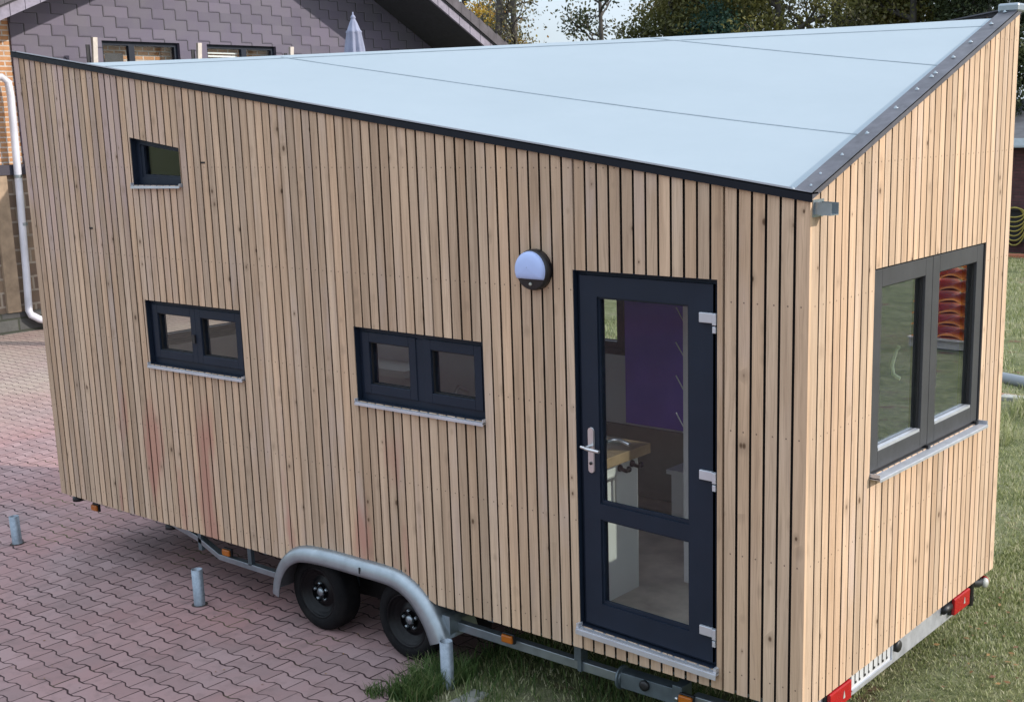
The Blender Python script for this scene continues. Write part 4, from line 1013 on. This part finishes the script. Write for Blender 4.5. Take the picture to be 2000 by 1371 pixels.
# ------------------------------------------------------------------ TREES
bark = bark_mat('dark bark', (.035, .03, .026), (.09, .08, .07)); bark2 = bark_mat('greenish bark', (.035, .045, .03), (.08, .085, .06))
PAL = {
 'olive': [(.040, .045, .014), (.085, .088, .024), (.14, .135, .04), (.20, .175, .06), (.23, .15, .07)],
 'dark': [(.018, .028, .014), (.038, .052, .022), (.068, .082, .03), (.11, .115, .045)],
 'blue': [(.012, .034, .026), (.022, .058, .044), (.04, .085, .058), (.07, .12, .07)],
 'yellow': [(.18, .09, .012), (.32, .19, .02), (.46, .33, .05), (.42, .18, .035), (.15, .14, .03)],
 'thin': [(.08, .085, .04), (.13, .13, .065), (.19, .16, .09), (.24, .20, .13)],
}
LM = {k_: leaf_mat('leaves '+k_, v, .35) for k_, v in PAL.items()}
def leaves(C, rad, n, size, rr):
    """n leaf quads around the centres C (m x 3)"""
    wt = rr.gamma(.7, 1, len(C)); idx = rr.choice(len(C), n, p=wt/wt.sum()); p = C[idx]+rr.normal(0, 1, (n, 3))*rad*rr.uniform(.5, 1.25, len(C))[idx][:, None]*np.array([1, 1, .7])
    a = rr.normal(0, 1, (n, 3)); a /= np.linalg.norm(a, axis=1)[:, None]; b = rr.normal(0, 1, (n, 3)); b -= (b*a).sum(1)[:, None]*a; b /= np.linalg.norm(b, axis=1)[:, None]
    s = rr.uniform(.6, 1.3, n)[:, None]*size; V = np.stack([p-a*s*.5, p+b*s*.28, p+a*s*.5, p-b*s*.28], 1); return V
    
def make_tree(name, x, y, height, crown_r, z_lo, pal, label, n_leaf=9000, leaf=.11, seed=1, density=1., bark_=bark, group='trees beyond the garden', thick=.16, clump=.30, nl=11, lean=0):
    rr = np.random.default_rng(seed); rd = random.Random(seed)
    t = thing(name, (x, y, G), label, 'tree', group); tb = MB(); tips = []
    H = height; top = Vector((lean, rd.uniform(-.3, .3), H*.9)); pts = [Vector((0, 0, 0))]
    for k_ in range(1, 7): f_ = k_/6; pts.append(top*f_+Vector((rd.uniform(-.15, .15), rd.uniform(-.15, .15), 0)))
    tb.tube(pts, [thick*(1-.82*i/6) for i in range(7)], 8)
    def limb(p, d_, ln_, r, depth):
        q = [p]; dd = d_.normalized()
        for k_ in range(4):
            dd = (dd+Vector((rd.uniform(-.3, .3), rd.uniform(-.3, .3), rd.uniform(-.12, .25)))).normalized(); q.append(q[-1]+dd*ln_/4)
        tb.tube(q, [max(.012, r*(1-.65*i/4)) for i in range(5)], 5, cap=False)
        for c in q[2:]: tips.append(tuple(c))
        if depth > 0:
            for k_ in range(3 if depth > 1 else 4):
                b_ = q[rd.randint(1, 4)]; nd = (dd+Vector((rd.uniform(-1, 1), rd.uniform(-1, 1), rd.uniform(-.6, .8)))).normalized(); limb(b_, nd, ln_*.6, r*.5, depth-1)
    for k_ in range(nl):
        f_ = z_lo/H+(1-z_lo/H)*(k_+rd.random())/nl; f_ = min(.97, f_); i = int(f_*6); p = pts[i].lerp(pts[min(6, i+1)], f_*6-i)
        a = rd.uniform(0, 6.28)+k_*2.4; ln_ = crown_r*.62*(1.0-.45*abs(f_-.55)*2)*rd.uniform(.7, 1.1)
        limb(p, Vector((math.cos(a), math.sin(a), rd.uniform(.1, .55))), ln_, thick*.38, 2)
    tb.build('trunk', bark_, t)
    C = np.array(tips); V = leaves(C, clump, int(n_leaf*density), leaf, rr); n = len(V)
    me = bpy.data.meshes.new('crown'); me.vertices.add(n*4); me.vertices.foreach_set('co', V.ravel()); me.loops.add(n*4); me.loops.foreach_set('vertex_index', np.arange(n*4))
    me.polygons.add(n); me.polygons.foreach_set('loop_start', np.arange(n)*4); me.update(calc_edges=True)
    # colour by clump so light and dark masses read
    cen = V.mean(1); ph = np.sin(cen[:, 0]*1.9+seed)+np.sin(cen[:, 1]*2.3)+np.sin(cen[:, 2]*2.7+seed*2)
    c0 = np.clip(.46+.15*ph+rr.normal(0, .10, n), 0, 1); c = np.zeros((n, 4, 4)); c[:, :, 0] = c0[:, None]; c[:, :, 3] = 1
    at = me.color_attributes.new('rnd', 'FLOAT_COLOR', 'CORNER'); at.data.foreach_set('color', c.ravel()); me.materials.append(LM[pal]); me.validate()
    cr = bpy.data.objects.new('crown', me); COL.objects.link(cr); cr.parent = t
    return t
T = [
 ('bush_tree', -22.3, 22.9, 6.6, 1.7, 3.0, 'yellow', 'yellow and orange autumn bush right behind the gable roof edge', 7000, .10, 11, .09, .35, 12),
 ('deciduous_tree', -24.2, 23.9, 10.5, 2.0, 4.5, 'thin', 'thinly leaved tree above the yellow bush', 3600, .10, 12, .13, .35, 11),
 ('deciduous_tree', -19.73, 20.67, 11, 1.5, 4.6, 'thin', 'dark bare trunk left of the open sky gap', 1900, .10, 13, .17, .3, 9),
 ('deciduous_tree', -19.45, 20.9, 11, 1.3, 4.4, 'thin', 'second bare trunk at the left side of the sky gap', 1700, .10, 14, .15, .28, 9),
 ('deciduous_tree', -18.55, 22.9, 8.5, 1.3, 4.2, 'thin', 'slim sapling with sparse leaves at the right side of the sky gap', 1100, .11, 15, .09, .22, 7),
 ('deciduous_tree', -17.1, 21.5, 9.5, 1.9, 4.0, 'dark', 'small forked tree with open branches beside the sky gap', 1700, .11, 16, .11, .22, 9),
 ('deciduous_tree', -17.6, 25.2, 8.6, 2.6, 2.5, 'olive', 'olive brown tree with gaps right of the sky gap', 13000, .12, 17, .2, .36, 13),
 ('conifer', -15.9, 24.4, 6.4, 1.7, 1.5, 'blue', 'dark blue green evergreen low above the roof edge', 15000, .10, 18, .16, .28, 14),
 ('deciduous_tree', -17.96, 28.8, 10.5, 3.0, 3.0, 'olive', 'broad olive tree behind the middle of the roof', 19000, .13, 19, .24, .42, 14),
 ('deciduous_tree', -14.5, 25.5, 8.8, 2.5, 2.5, 'olive', 'dense olive tree with small sky holes, right of the evergreen', 15000, .12, 20, .22, .36, 13),
 ('deciduous_tree', -14.0, 28.0, 11, 2.8, 3.0, 'thin', 'half bare grey brown tree with forked limbs against pale sky', 5200, .12, 21, .26, .32, 12),
 ('deciduous_tree', -11.7, 27.6, 9.5, 2.6, 2.4, 'olive', 'olive green tree above the high end of the roof', 17000, .12, 22, .22, .36, 13),
 ('deciduous_tree', -14.9, 33.2, 10, 3.4, 2.5, 'olive', 'tree in the second row behind the high end of the roof', 15000, .15, 23, .24, .45, 13),
 ('deciduous_tree', -10.2, 29.8, 9.5, 2.7, 1.5, 'dark', 'dark tree behind the high corner of the tiny house', 20000, .12, 24, .24, .40, 15),
 ('deciduous_tree', -7.6, 29.6, 9.0, 2.8, 1.2, 'olive', 'dense tree behind the shed at the right edge', 20000, .12, 25, .24, .40, 15),
 ('deciduous_tree', -4.9, 30.5, 9.0, 2.8, 1.0, 'dark', 'dark tree beyond the shed roof, partly out of view', 12000, .13, 26, .24, .40, 13),
 ('deciduous_tree', -12.6, 31.2, 9.0, 3.0, 1.5, 'dark', 'dark dense tree just left of the high corner, second row', 16000, .13, 28, .24, .42, 14),
 ('deciduous_tree', -9.6, 27.6, 7.2, 2.2, 1.0, 'dark', 'shadowy bushy tree between the high corner and the shed', 16000, .11, 29, .2, .36, 14),
 ('deciduous_tree', -20.5, 31.5, 8.0, 3.0, 2.5, 'dark', 'low dark tree mass behind the olive trees', 12000, .15, 27, .24, .45, 12),
]
for (nm, x, y, hh, cr_, zl, pal, lab, nlf, lf_, sd, th, cl, nl_) in T:
    make_tree(nm, x, y, hh, cr_, zl, pal, lab, int(nlf*1.25), lf_*.95, sd, 1., bark, thick=th, clump=cl, nl=nl_)
# trees on the far side of the lawn behind the photographer, only mirrored in glass
